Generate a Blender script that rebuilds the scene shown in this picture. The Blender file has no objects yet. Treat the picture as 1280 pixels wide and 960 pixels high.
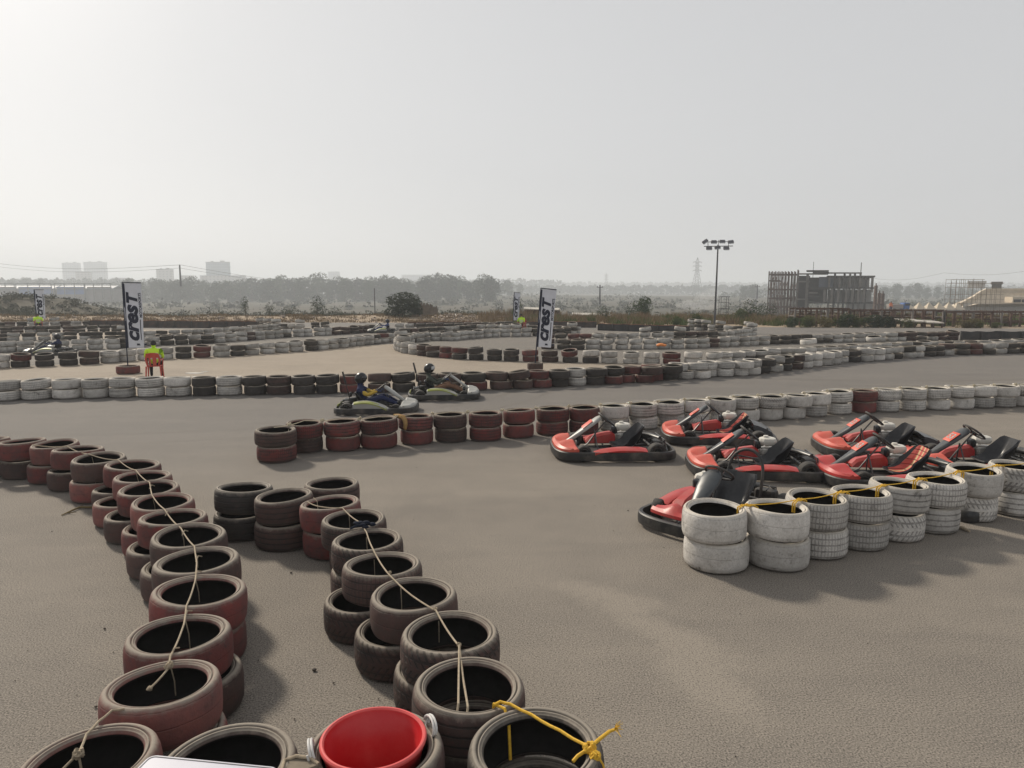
import bpy, bmesh, math, random
from mathutils import Vector, Matrix, Euler
R = math.radians
PI = math.pi
rnd = random.Random(7)
scene = bpy.context.scene
col = scene.collection

# ------------------------------------------------------------------ camera
CAM_H = 2.55
PITCH = R(7.47)
FOC = 900.0            # focal length in units of a 1280 wide picture
cam_d = bpy.data.cameras.new("camera")
cam_d.sensor_width = 36; cam_d.lens = FOC / 1280 * 36
cam_d.clip_start = 0.05; cam_d.clip_end = 9000
cam = bpy.data.objects.new("camera", cam_d); col.objects.link(cam)
cam.location = (0, 0, CAM_H); cam.rotation_euler = (R(90) - PITCH, 0, 0)
scene.camera = cam

def ray(px, py):
    x = px - 640; v = py - 480
    return Vector((x, FOC * math.cos(PITCH) - v * math.sin(PITCH), -FOC * math.sin(PITCH) - v * math.cos(PITCH)))
def G(px, py, z=0.0):
    """point of the plane at height z seen at picture position px,py"""
    d = ray(px, py); t = (z - CAM_H) / d.z
    return Vector((0, 0, CAM_H)) + d * t
def P(px, py, Y):
    """point at distance Y in front seen at picture position px,py"""
    d = ray(px, py); t = Y / d.y
    return Vector((0, 0, CAM_H)) + d * t

# ------------------------------------------------------------------ tagging
def tag(o, label=None, cat=None, group=None, kind=None):
    if label: o['label'] = label
    if cat: o['category'] = cat
    if group: o['group'] = group
    if kind: o['kind'] = kind
    return o
def empty(name, loc=(0, 0, 0), rz=0, label=None, cat=None, group=None):
    o = bpy.data.objects.new(name, None); col.objects.link(o)
    o.empty_display_size = 0.2
    o.location = loc; o.rotation_euler = (0, 0, rz)
    return tag(o, label, cat, group)

# ------------------------------------------------------------------ mesh builder
class MB:
    def __init__(s): s.v = []; s.f = []; s.mi = []; s.cur = 0
    def add(s, vs, fs):
        b = len(s.v); s.v += [tuple(p) for p in vs]
        for f in fs: s.f.append(tuple(i + b for i in f)); s.mi.append(s.cur)
        return s
    def box(s, c, d, rot=None, taper=1.0):
        hx, hy, hz = d[0] / 2, d[1] / 2, d[2] / 2
        vs = []
        for z, t in ((-hz, 1), (hz, taper)):
            for x, y in ((-hx, -hy), (hx, -hy), (hx, hy), (-hx, hy)):
                p = Vector((x * t, y * t, z))
                if rot is not None: p = rot @ p
                vs.append(p + Vector(c))
        return s.add(vs, [(3, 2, 1, 0), (4, 5, 6, 7), (0, 1, 5, 4), (1, 2, 6, 5), (2, 3, 7, 6), (3, 0, 4, 7)])
    def rbox(s, c, d, b=0.02, rot=None):
        """box with chamfered edges"""
        hx, hy, hz = d[0] / 2, d[1] / 2, d[2] / 2
        b = min(b, hx * .9, hy * .9, hz * .9)
        def ring(ix, z):
            x, y = hx - ix, hy - ix
            k = b
            return [(-x + k, -y, z), (x - k, -y, z), (x, -y + k, z), (x, y - k, z), (x - k, y, z), (-x + k, y, z), (-x, y - k, z), (-x, -y + k, z)]
        rings = [ring(b * .8, -hz), ring(b * .25, -hz + b * .3), ring(0, -hz + b), ring(0, hz - b), ring(b * .25, hz - b * .3), ring(b * .8, hz)]
        pts = []
        for r_ in rings:
            row = []
            for p in r_:
                p = Vector(p)
                if rot is not None: p = rot @ p
                row.append(p + Vector(c))
            pts.append(row)
        return s.grid(pts, closed=True, caps=True)
    def grid(s, rows, closed=False, caps=False, loop=False):
        n = len(rows[0]); vs = [p for r_ in rows for p in r_]; fs = []
        m = len(rows)
        for i in range(m if loop else m - 1):
            i2 = (i + 1) % m
            for j in range(n if closed else n - 1):
                j2 = (j + 1) % n
                fs.append((i * n + j, i * n + j2, i2 * n + j2, i2 * n + j))
        if caps:
            fs.append(tuple(range(n - 1, -1, -1))); fs.append(tuple((m - 1) * n + j for j in range(n)))
        return s.add(vs, fs)
    def tube(s, pts, r, n=8, caps=True, loop=False):
        pts = [Vector(p) for p in pts]
        rr = r if isinstance(r, (list, tuple)) else [r] * len(pts)
        rows = []; prev = None; m = len(pts)
        for i, p in enumerate(pts):
            if loop: t = pts[(i + 1) % m] - pts[i - 1]
            else: t = pts[min(i + 1, m - 1)] - pts[max(i - 1, 0)]
            if t.length < 1e-9: t = Vector((0, 0, 1))
            t.normalize()
            if prev is None:
                a = Vector((0, 0, 1)) if abs(t.z) < .9 else Vector((1, 0, 0))
                u = t.cross(a).normalized()
            else:
                u = prev - t * prev.dot(t)
                u = u.normalized() if u.length > 1e-6 else t.orthogonal().normalized()
            prev = u; w = t.cross(u)
            rows.append([p + (u * math.cos(2 * PI * k / n) + w * math.sin(2 * PI * k / n)) * rr[i] for k in range(n)])
        return s.grid(rows, closed=True, caps=caps and not loop, loop=loop)
    def lathe(s, prof, n=32, c=(0, 0, 0), axis='z', loop=True, caps=False, mat=None):
        rows = []
        for k in range(n):
            a = 2 * PI * k / n; ca, sa = math.cos(a), math.sin(a); row = []
            for (r_, z) in prof:
                p = Vector((r_ * ca, r_ * sa, z))
                if axis == 'y': p = Vector((r_ * ca, z, -r_ * sa))
                if axis == 'x': p = Vector((z, r_ * ca, r_ * sa))
                if mat is not None: p = mat @ p
                row.append(p + Vector(c))
            rows.append(row)
        return s.grid(rows, closed=loop, loop=True)
    def ball(s, c, r, n=10, m=7):
        if not isinstance(r, (tuple, list)): r = (r, r, r)
        rows = []
        for i in range(m + 1):
            th = PI * i / m; st = max(math.sin(th), 1e-3)
            rows.append([(c[0] + r[0] * st * math.cos(2 * PI * k / n), c[1] + r[1] * st * math.sin(2 * PI * k / n), c[2] - r[2] * math.cos(th)) for k in range(n)])
        return s.grid(rows, closed=True, caps=True)
    def prism(s, out, z0, z1, ch=0.0, rot=None, c=(0, 0, 0)):
        """outline (list of xy) extruded in z, with chamfered rims"""
        cx = sum(p[0] for p in out) / len(out); cy = sum(p[1] for p in out) / len(out)
        def ring(k, z):
            r_ = []
            for x, y in out:
                dx, dy = x - cx, y - cy; L = math.hypot(dx, dy) or 1
                p = Vector((x - dx / L * k, y - dy / L * k, z))
                if rot is not None: p = rot @ p
                r_.append(p + Vector(c))
            return r_
        rows = [ring(0, z0), ring(0, z1)] if ch <= 0 else [ring(ch, z0), ring(0, z0 + ch), ring(0, z1 - ch), ring(ch, z1)]
        return s.grid(rows, closed=True, caps=True)
    def mesh(s, name, mats, smooth=True, ang=40):
        me = bpy.data.meshes.new(name); me.from_pydata(s.v, [], s.f)
        if not isinstance(mats, (list, tuple)): mats = [mats]
        for m in mats: me.materials.append(m)
        if len(mats) > 1: me.polygons.foreach_set('material_index', s.mi)
        bm = bmesh.new(); bm.from_mesh(me); bmesh.ops.recalc_face_normals(bm, faces=bm.faces); bm.to_mesh(me); bm.free()
        if smooth:
            me.polygons.foreach_set('use_smooth', [True] * len(me.polygons))
            me.set_sharp_from_angle(angle=R(ang))
        me.update()
        return me
    def build(s, name, mats, parent=None, smooth=True, ang=40, loc=None):
        o = bpy.data.objects.new(name, s.mesh(name, mats, smooth, ang)); col.objects.link(o)
        if parent: o.parent = parent
        if loc is not None: o.location = loc
        return o
def raw_mesh(name, vs, fs, mats, mi=None, smooth=False):
    me = bpy.data.meshes.new(name); me.from_pydata(vs, [], fs)
    if not isinstance(mats, (list, tuple)): mats = [mats]
    for m in mats: me.materials.append(m)
    if mi: me.polygons.foreach_set('material_index', mi)
    if smooth: me.polygons.foreach_set('use_smooth', [True] * len(me.polygons))
    me.update(); return me
def link(name, me, parent=None, loc=None):
    o = bpy.data.objects.new(name, me); col.objects.link(o)
    if parent: o.parent = parent
    if loc is not None: o.location = loc
    return o
def copy_tree(o, parent=None):
    c = o.copy(); col.objects.link(c); c.parent = parent
    for ch in list(o.children): copy_tree(ch, c)
    return c

# ------------------------------------------------------------------ materials
def new_mat(name):
    m = bpy.data.materials.new(name); m.use_nodes = True
    nt = m.node_tree; b = nt.nodes['Principled BSDF']
    return m, nt, b
def N(nt, kind, **kw):
    n = nt.nodes.new(kind)
    for k, v in kw.items():
        if k in n.inputs.keys() if hasattr(n.inputs, 'keys') else False: n.inputs[k].default_value = v
        else: setattr(n, k, v)
    return n
def L(nt, a, b): nt.links.new(a, b)
def mixc(nt, fac, a, b, blend='MIX'):
    n = nt.nodes.new('ShaderNodeMix'); n.data_type = 'RGBA'; n.blend_type = blend
    for sock, v in ((n.inputs[0], fac), (n.inputs[6], a), (n.inputs[7], b)):
        if hasattr(v, 'links'): nt.links.new(v, sock)
        elif isinstance(v, (tuple, list)): sock.default_value = tuple(v) + (1,) if len(v) == 3 else v
        else: sock.default_value = v
    return n.outputs[2]
def math_(nt, op, a, b=0.0, c=0.0, clamp=False):
    n = nt.nodes.new('ShaderNodeMath'); n.operation = op; n.use_clamp = clamp
    for i, v in enumerate((a, b, c)):
        if hasattr(v, 'links'): nt.links.new(v, n.inputs[i])
        else: n.inputs[i].default_value = v
    return n.outputs[0]
def noise(nt, vec, scale, detail=4, rough=.6, dist=0):
    n = nt.nodes.new('ShaderNodeTexNoise'); n.inputs['Scale'].default_value = scale
    n.inputs['Detail'].default_value = detail; n.inputs['Roughness'].default_value = rough
    n.inputs['Distortion'].default_value = dist
    if vec is not None: nt.links.new(vec, n.inputs['Vector'])
    return n.outputs['Fac']
def ramp(nt, fac, p0, p1, v0=0.0, v1=1.0):
    n = nt.nodes.new('ShaderNodeMapRange'); n.clamp = True
    n.inputs['From Min'].default_value = p0; n.inputs['From Max'].default_value = p1
    n.inputs['To Min'].default_value = v0; n.inputs['To Max'].default_value = v1
    nt.links.new(fac, n.inputs['Value']); return n.outputs[0]
def coords(nt, which='Object'):
    n = nt.nodes.new('ShaderNodeTexCoord'); return n.outputs[which]
def bump(nt, bsdf, height, strength=.3, dist=.01, prev=None):
    n = nt.nodes.new('ShaderNodeBump'); n.inputs['Strength'].default_value = strength; n.inputs['Distance'].default_value = dist
    nt.links.new(height, n.inputs['Height'])
    if prev is not None: nt.links.new(prev, n.inputs['Normal'])
    nt.links.new(n.outputs[0], bsdf.inputs['Normal']); return n.outputs[0]
_cache = {}
def mat(name, c, rough=.6, metal=0.0, var=.12, scale=6.0, spec=.4, dirt=None, dirt_amt=.35, dscale=3.0):
    """plain painted / plastic / metal surface with some wear and soiling"""
    if name in _cache: return _cache[name]
    m, nt, b = new_mat(name)
    co = coords(nt)
    n1 = noise(nt, co, scale, 6, .65)
    f = ramp(nt, n1, .3, .7)
    c0 = tuple(x * (1 - var) for x in c); c1 = tuple(min(1, x * (1 + var)) for x in c)
    base = mixc(nt, f, c0, c1)
    if dirt:
        n2 = noise(nt, co, dscale, 8, .7)
        g = ramp(nt, n2, .45, .7, 0, dirt_amt)
        base = mixc(nt, g, base, dirt)
    L(nt, base, b.inputs['Base Color'])
    b.inputs['Roughness'].default_value = rough; b.inputs['Metallic'].default_value = metal
    b.inputs['Specular IOR Level'].default_value = spec
    _cache[name] = m
    return m
DUST = (.30, .26, .21)
# ------------------------------------------------------------------ sky, sun, render settings
SUN_EL = R(36); SUN_AZ = R(-41)       # azimuth from +Y towards +X
sun_dir = Vector((math.sin(SUN_AZ) * math.cos(SUN_EL), math.cos(SUN_AZ) * math.cos(SUN_EL), math.sin(SUN_EL)))
w = bpy.data.worlds.new("World"); scene.world = w; w.use_nodes = True
nt = w.node_tree; bg = nt.nodes['Background']
sky = nt.nodes.new('ShaderNodeTexSky'); sky.sky_type = 'NISHITA'; sky.sun_disc = False
sky.sun_elevation = SUN_EL; sky.sun_rotation = SUN_AZ
sky.air_density = 1.2; sky.dust_density = 2.0; sky.ozone_density = 1.0
hs = nt.nodes.new('ShaderNodeHueSaturation'); hs.inputs['Saturation'].default_value = .15
hs.inputs['Value'].default_value = 1.0
nt.links.new(sky.outputs[0], hs.inputs['Color'])
warm = mixc(nt, 1.0, hs.outputs[0], (1.04, 1.0, .94, 1), 'MULTIPLY')
veil = mixc(nt, .74, warm, (4.75, 4.82, 5.0, 1))      # thin even overcast of dust in front of the blue
nt.links.new(veil, bg.inputs['Color']); bg.inputs['Strength'].default_value = 0.1
sd = bpy.data.lights.new("sun", 'SUN'); sd.energy = 3.2; sd.angle = R(6); sd.color = (1, .90, .76)
so = bpy.data.objects.new("sun", sd); col.objects.link(so)
so.rotation_euler = sun_dir.to_track_quat('Z', 'Y').to_euler(); so.location = (-20, 30, 40)
vs_ = scene.view_settings
vs_.view_transform = 'Standard'; vs_.look = 'None'; vs_.gamma = 1; vs_.use_curve_mapping = False
vs_.exposure = 0.33
scene.render.engine = 'CYCLES'
try:
    scene.cycles.volume_bounces = 1; scene.cycles.max_bounces = 8
    scene.cycles.volume_max_steps = 128
except Exception: pass

# ------------------------------------------------------------------ ground
def terrain_z(x, y):
    def s(a, b, t):
        t = min(1, max(0, (t - a) / (b - a))); return t * t * (3 - 2 * t)
    e = 62 + 3 * math.sin(x * .05)
    z = -.06 - 4.2 * s(e, e + 70, y)
    z += .42 * math.exp(-((y - 64.5) / 3.2) ** 2) * (1 - s(-2, 8, x)) * (.8 + .2 * math.sin(x * .9))
    z += (3.1 + .35 * math.sin(x * .3)) * math.exp(-((y - 92) / 13) ** 2) * (1 - s(-60, -44, x)) + 2.0 * math.exp(-((y - 110) / 14) ** 2) * (s(-60, -44, x)) * (1 - s(-10, 4, x))
    z += .9 * s(220, 500, y) * (math.sin(x * .011 + 1) + math.sin(y * .013))
    z += 24 * s(1100, 2900, y) + 5 * s(1100, 2600, y) * math.sin(x * .0031 + y * .001) + 4 * s(900, 2600, y) * math.sin(x * .0011 + 2)
    return z
ys = [-40, -10, 0, 15, 30, 45, 55, 58, 60, 62, 64, 66, 68, 70.5, 73, 76, 80, 84, 88, 93, 98, 104, 110, 117, 125, 145, 170, 200, 240, 290, 350, 430, 520, 630, 760, 920, 1100, 1300, 1550, 1850, 2200, 2600, 3100, 3700]
NX = 60
vv = []; ff = []
for y in ys:
    half = max(80, abs(y) * 1.05 + 60)
    for i in range(NX + 1):
        x = (i / NX * 2 - 1) * half
        vv.append((x, y, terrain_z(x, y)))
for j in range(len(ys) - 1):
    for i in range(NX):
        a = j * (NX + 1) + i; ff.append((a, a + 1, a + NX + 2, a + NX + 1))
m_land, nt, b = new_mat("land_soil")
geo = nt.nodes.new('ShaderNodeNewGeometry'); pos = geo.outputs['Position']
n1 = noise(nt, pos, .02, 5, .6); n2 = noise(nt, pos, .13, 6, .65); n3 = noise(nt, pos, 1.7, 6, .7)
c = mixc(nt, ramp(nt, n1, .4, .62), (.085, .077, .060), (.05, .056, .038))
c = mixc(nt, ramp(nt, n2, .45, .65, 0, .7), c, (.11, .095, .072))
c = mixc(nt, ramp(nt, n3, .4, .75, 0, .6), c, (.10, .085, .065))
sp = nt.nodes.new('ShaderNodeSeparateXYZ'); L(nt, pos, sp.inputs[0])
near = ramp(nt, sp.outputs[1], 66, 71, 1, 0)
sandc = mixc(nt, ramp(nt, n3, .35, .7), (.36, .29, .215), (.24, .185, .13))
c = mixc(nt, near, c, sandc)
L(nt, c, b.inputs['Base Color']); b.inputs['Roughness'].default_value = .95; b.inputs['Specular IOR Level'].default_value = .1
bump(nt, b, n3, .5, .3)
g_o = link("ground", raw_mesh("ground", vv, ff, m_land, smooth=True)); tag(g_o, kind='structure')

def asphalt(name, base, dust, dust_lo, dust_hi, patches=(), grey=None, arcs=()):
    m, nt, b = new_mat(name)
    geo = nt.nodes.new('ShaderNodeNewGeometry'); pos = geo.outputs['Position']
    nb = noise(nt, pos, .35, 5, .62, .4); nm = noise(nt, pos, 2.3, 6, .65); ng = noise(nt, pos, 92, 2, .6); nq = noise(nt, pos, 9, 6, .75); nh = noise(nt, pos, 22, 3, .7)
    # streaks left by tyres and sweeping, stretched along the track
    mp = nt.nodes.new('ShaderNodeMapping'); L(nt, pos, mp.inputs[0]); mp.inputs['Scale'].default_value = (.25, 1.3, 1); mp.inputs['Rotation'].default_value = (0, 0, R(12))
    ns = noise(nt, mp.outputs[0], 1.0, 6, .6, .6)
    f = math_(nt, 'ADD', math_(nt, 'MULTIPLY', nb, .55), math_(nt, 'MULTIPLY', ns, .45))
    f = math_(nt, 'ADD', f, math_(nt, 'MULTIPLY', math_(nt, 'SUBTRACT', nm, .5), .35))
    f = ramp(nt, f, .36, .64, dust_lo, dust_hi)
    for (px, py, rx, ry, rot, amt) in patches:          # wind-blown dust and dark stains, each with a place of its own
        p = G(px, py)
        mp2 = nt.nodes.new('ShaderNodeMapping'); mp2.vector_type = 'TEXTURE'
        mp2.inputs['Location'].default_value = p; mp2.inputs['Rotation'].default_value = (0, 0, R(rot)); mp2.inputs['Scale'].default_value = (rx, ry, 1)
        L(nt, pos, mp2.inputs[0])
        ln = nt.nodes.new('ShaderNodeVectorMath'); ln.operation = 'LENGTH'; L(nt, mp2.outputs[0], ln.inputs[0])
        d = math_(nt, 'ADD', ln.outputs['Value'], math_(nt, 'ADD', math_(nt, 'MULTIPLY', math_(nt, 'SUBTRACT', nm, .5), 1.8), math_(nt, 'MULTIPLY', math_(nt, 'SUBTRACT', nq, .5), 1.6)))
        k = ramp(nt, d, .35, 1.1, amt, 0)
        f = math_(nt, 'ADD', f, k, clamp=True)
    if grey:       # older, greyer surfacing from the middle tyre row onwards
        sg = nt.nodes.new('ShaderNodeSeparateXYZ'); L(nt, pos, sg.inputs[0])
        t_ = math_(nt, 'ADD', math_(nt, 'SUBTRACT', sg.outputs[1], math_(nt, 'MULTIPLY', sg.outputs[0], .42)), math_(nt, 'MULTIPLY', math_(nt, 'SUBTRACT', nb, .5), 6))
        k_ = ramp(nt, t_, 10.0, 15.5)
        base = mixc(nt, k_, base, grey[0]); dust = mixc(nt, k_, dust, grey[1])
    c = mixc(nt, f, base, dust)
    for (px, py, rad, wd_, am) in arcs:          # rubber laid down by turning karts
        p = G(px, py); vd = nt.nodes.new('ShaderNodeVectorMath'); vd.operation = 'DISTANCE'; L(nt, pos, vd.inputs[0]); vd.inputs[1].default_value = (p.x, p.y, 0)
        e_ = math_(nt, 'ABSOLUTE', math_(nt, 'SUBTRACT', math_(nt, 'ADD', vd.outputs['Value'], math_(nt, 'MULTIPLY', nb, .5)), rad))
        k2_ = math_(nt, 'MULTIPLY', ramp(nt, e_, wd_ * .4, wd_, am, 0), ramp(nt, ns, .38, .6)); c = mixc(nt, k2_, c, (.06, .053, .046))
    g = ramp(nt, ng, .33, .68, -1, 1)
    c = mixc(nt, ramp(nt, ng, .52, .64, 0, .9), c, (.30, .26, .22))
    c = mixc(nt, ramp(nt, nh, .62, .75, 0, .35), c, (.07, .06, .05)); c = mixc(nt, ramp(nt, ng, .46, .35, 0, .85), c, (.055, .047, .04))
    vor = nt.nodes.new('ShaderNodeTexVoronoi'); vor.inputs['Scale'].default_value = 9; L(nt, pos, vor.inputs['Vector'])
    c = mixc(nt, ramp(nt, vor.outputs['Distance'], .06, .03, 0, .8), c, (.03, .026, .022))
    L(nt, c, b.inputs['Base Color']); b.inputs['Roughness'].default_value = .9; b.inputs['Specular IOR Level'].default_value = .25
    hsum = math_(nt, 'ADD', math_(nt, 'MULTIPLY', ng, .7), math_(nt, 'MULTIPLY', nh, .3))
    bump(nt, b, hsum, .05, .001)
    return m
m_asph = asphalt("dusty_asphalt", (.150, .136, .118), (.236, .210, .176), .05, .8,
    [(760, 745, .75, .2, 150, .7), (830, 790, .8, .2, 130, .8), (880, 850, .6, .25, 110, .8), (1240, 690, .9, .22, 20, .5), (700, 600, 1.6, .6, 150, .3),
     (60, 620, 1.3, .5, 20, .2), (620, 700, 1.5, .5, 100, .15), (560, 640, 2.5, .5, 10, -.2), (930, 560, 2.4, .8, 0, -.25), (1150, 640, 2.0, .6, 0, -.3)], grey=((.108, .104, .100), (.158, .149, .137)), arcs=[(300, 470, 9.0, .12, .35), (300, 470, 9.9, .10, .35), (1350, 470, 13.2, .15, .4), (900, 420, 20, .25, .4), (900, 420, 21.2, .2, .35)])
m_track = asphalt("track_asphalt", (.115, .108, .098), (.18, .165, .142), .0, .5)
m_infield = asphalt("infield_concrete", (.24, .20, .155), (.34, .285, .22), .1, .9)

def sheet(name, pts, z, m):
    vs = [(p[0], p[1], z) for p in pts]
    o = link(name, raw_mesh(name, vs, [tuple(range(len(vs)))], m)); tag(o, kind='structure'); return o
sheet("paddock_tarmac", [(-70, -12), (70, -12), (90, 45), (40, 47), (20, 49), (8, 51), (-4, 56), (-30, 57), (-60, 56), (-90, 56)], 0.0, m_asph)
def gp(l): return [G(a, b_) for a, b_ in l]
sheet("infield", gp([(-300, 468), (0, 459), (100, 455), (200, 449), (340, 441), (440, 433), (497, 430), (512, 442), (560, 449), (700, 453), (880, 456), (870, 470), (800, 478), (640, 486), (300, 493), (0, 500), (-300, 506)]), .008, m_infield)
sheet("far_track", gp([(-300, 446), (0, 440), (160, 434), (300, 425), (465, 413), (560, 411), (700, 411), (1000, 419), (1280, 424), (1500, 424), (1500, 436), (1280, 436), (900, 453), (700, 452), (520, 443), (497, 428), (340, 440), (200, 448), (0, 458), (-300, 467)]), .004, m_track)
sheet("far_infield", gp([(-200, 417), (110, 413), (330, 411), (465, 408), (465, 414), (300, 419), (120, 424), (-200, 428)]), .008, m_infield)
# ------------------------------------------------------------------ tyres
def tyre_mat(colour, tread):
    key = "tyre_%s_%s" % (colour, tread)
    if key in _cache: return _cache[key]
    m, nt, b = new_mat(key)
    co = coords(nt)
    oi = nt.nodes.new('ShaderNodeObjectInfo'); rv = oi.outputs['Random']
    off = nt.nodes.new('ShaderNodeVectorMath'); off.operation = 'ADD'
    cb = nt.nodes.new('ShaderNodeCombineXYZ'); L(nt, math_(nt, 'MULTIPLY', rv, 37), cb.inputs[0]); L(nt, math_(nt, 'MULTIPLY', rv, 11), cb.inputs[2])
    L(nt, co, off.inputs[0]); L(nt, cb.outputs[0], off.inputs[1]); v = off.outputs[0]
    n1 = noise(nt, v, 4.5, 7, .7, .3); n2 = noise(nt, v, 18, 6, .7); n3 = noise(nt, v, 60, 4, .65)
    pal = {'red': ((.175, .047, .042), (.10, .05, .047), (.045, .036, .034)),
           'pink': ((.225, .085, .072), (.15, .07, .064), (.07, .045, .042)),
           'dark': ((.042, .037, .034), (.060, .052, .047), (.10, .055, .05)),
           'brown': ((.095, .056, .048), (.065, .047, .042), (.13, .055, .048)),
           'white': ((.60, .575, .54), (.44, .42, .39), (.13, .12, .11))}[colour]
    c = mixc(nt, ramp(nt, n1, .36, .62), pal[0], pal[1])
    c = mixc(nt, ramp(nt, n2, .56, .72, 0, .75 if colour != 'white' else .55), c, pal[2])
    if colour in ('red', 'pink'): c = mixc(nt, ramp(nt, noise(nt, v, 2.6, 4, .6), .57, .70, 0, .5), c, (.27, .04, .035))
    if colour == 'white':
        c = mixc(nt, ramp(nt, n1, .60, .68, 0, .8), c, (.09, .085, .08))
        c = mixc(nt, ramp(nt, n3, .35, .55, .4, 0), c, (.30, .27, .23)); c = mixc(nt, ramp(nt, n2, .40, .28, 0, .6), c, (.12, .11, .10))
    br = ramp(nt, rv, 0, 1, .78, 1.18)
    hv = nt.nodes.new('ShaderNodeHueSaturation'); L(nt, c, hv.inputs['Color']); L(nt, br, hv.inputs['Value']); c = hv.outputs[0]
    # tread pattern cut in the outer face
    sx = nt.nodes.new('ShaderNodeSeparateXYZ'); L(nt, co, sx.inputs[0])
    ang = math_(nt, 'ARCTAN2', sx.outputs[1], sx.outputs[0])
    z = sx.outputs[2]
    rad = math_(nt, 'SQRT', math_(nt, 'ADD', math_(nt, 'POWER', sx.outputs[0], 2.0), math_(nt, 'POWER', sx.outputs[1], 2.0)))
    outer = ramp(nt, rad, .283, .300)
    groove = None
    def tri(val, lo, hi):       # 1 inside a groove
        fr = math_(nt, 'FRACT', val); d = math_(nt, 'ABSOLUTE', math_(nt, 'SUBTRACT', fr, .5))
        return ramp(nt, d, lo, hi, 1, 0)
    if tread in ('rib', 'block', 'chev'):
        circ = tri(math_(nt, 'MULTIPLY', z, 19), .09, .13)
    if tread == 'slick':
        groove = math_(nt, 'MULTIPLY', tri(math_(nt, 'ADD', math_(nt, 'MULTIPLY', z, 11), math_(nt, 'MULTIPLY', n1, .3)), .02, .05), .25)
    elif tread == 'rib': groove = circ
    elif tread == 'block':
        a2 = tri(math_(nt, 'MULTIPLY', ang, 58 / (2 * PI) * 1.0), .10, .15)
        groove = math_(nt, 'MAXIMUM', circ, math_(nt, 'MULTIPLY', a2, .8))
    elif tread == 'chev':
        zz = math_(nt, 'ABSOLUTE', math_(nt, 'SUBTRACT', z, .12))
        sw = math_(nt, 'ADD', math_(nt, 'MULTIPLY', ang, 36 / (2 * PI)), math_(nt, 'MULTIPLY', zz, 14))
        a2 = tri(sw, .14, .2)
        edge = ramp(nt, zz, .012, .022)
        groove = math_(nt, 'MAXIMUM', math_(nt, 'MULTIPLY', a2, edge), tri(math_(nt, 'MULTIPLY', z, 8.33), .05, .08))
    groove = math_(nt, 'MULTIPLY', groove, outer)
    gk = math_(nt, 'MULTIPLY', groove, ramp(nt, n1, .35, .6, .3, .62 if colour == 'white' else .85)); c = mixc(nt, gk, c, (.035, .032, .03) if colour != 'white' else (.09, .085, .08))
    # settled dust on what faces up, blown thin in places
    gm = nt.nodes.new('ShaderNodeNewGeometry'); sn = nt.nodes.new('ShaderNodeSeparateXYZ'); L(nt, gm.outputs['Normal'], sn.inputs[0])
    upf = math_(nt, 'ADD', sn.outputs[2], math_(nt, 'MULTIPLY', math_(nt, 'SUBTRACT', n2, .5), .9))
    up = ramp(nt, upf, .28, .9, 0, {'white': .62, 'dark': .8}.get(colour, .92))
    c = mixc(nt, up, c, (.27, .238, .195) if colour != 'white' else (.50, .45, .37)); c = mixc(nt, math_(nt, 'MULTIPLY', ramp(nt, math_(nt, 'ABSOLUTE', math_(nt, 'SUBTRACT', rad, .262)), .002, .005, .7, 0), ramp(nt, n2, .3, .6)), c, (.05, .045, .04))
    low = ramp(nt, z, .05, .0, 0, .35); c = mixc(nt, low, c, (.17, .145, .12))
    L(nt, c, b.inputs['Base Color']); b.inputs['Roughness'].default_value = .82 if colour != 'dark' else .68
    b.inputs['Specular IOR Level'].default_value = .3
    h = math_(nt, 'SUBTRACT', math_(nt, 'ADD', math_(nt, 'MULTIPLY', n3, .25), math_(nt, 'MULTIPLY', n2, .35)), math_(nt, 'MULTIPLY', groove, 1.1))
    bump(nt, b, h, 1.0, .009)
    _cache[key] = m; return m
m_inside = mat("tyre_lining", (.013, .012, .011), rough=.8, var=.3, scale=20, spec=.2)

def tyre_profile(kind=0):
    Ro = .31; h = .24
    o = [(Ro - .026, 0.004), (Ro - .010, .014), (Ro - .002, .036), (Ro + .001, .08), (Ro + .0015, h / 2), (Ro + .001, h - .08), (Ro - .003, h - .042), (Ro - .011, h - .016), (Ro - .022, h - .004),
         (Ro - .034, h), (.266, h - .004), (.2645, h - .013), (.2595, h - .0135), (.258, h - .005), (.252, h - .006), (.2505, h - .013), (.2435, h - .013), (.240, h - .018), (.237, h - .026)]
    i = [(.234, h - .03), (.238, h - .042), (.262, h - .05), (Ro - .018, h - .07), (Ro - .014, h / 2), (Ro - .018, .07), (.262, .05), (.238, .042), (.234, .03)]
    e = [(.236, .022), (.2385, .017), (Ro - .070, .016), (Ro - .057, .001), (Ro - .046, 0)]
    return o, i, e
_tm = {}
def tyre_mesh(colour, tread, seg=72):
    k = (colour, tread, seg)
    if k in _tm: return _tm[k]
    o, i, e = tyre_profile(); prof = o + i + e; n = len(prof); no = len(o)
    vs = []; fs = []; mi = []
    for s_ in range(seg):
        a = 2 * PI * s_ / seg
        wob = 1 + .006 * math.sin(2 * a + 1) + .004 * math.sin(3 * a)
        for (r_, z) in prof: vs.append((r_ * wob * math.cos(a), r_ * wob * math.sin(a), z + .003 * math.sin(2 * a)))
        s2 = (s_ + 1) % seg
        for j in range(n):
            j2 = (j + 1) % n
            fs.append((s_ * n + j, s2 * n + j, s2 * n + j2, s_ * n + j2))
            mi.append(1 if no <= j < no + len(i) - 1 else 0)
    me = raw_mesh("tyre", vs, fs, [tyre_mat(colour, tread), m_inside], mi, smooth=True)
    _tm[k] = me; return me

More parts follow.
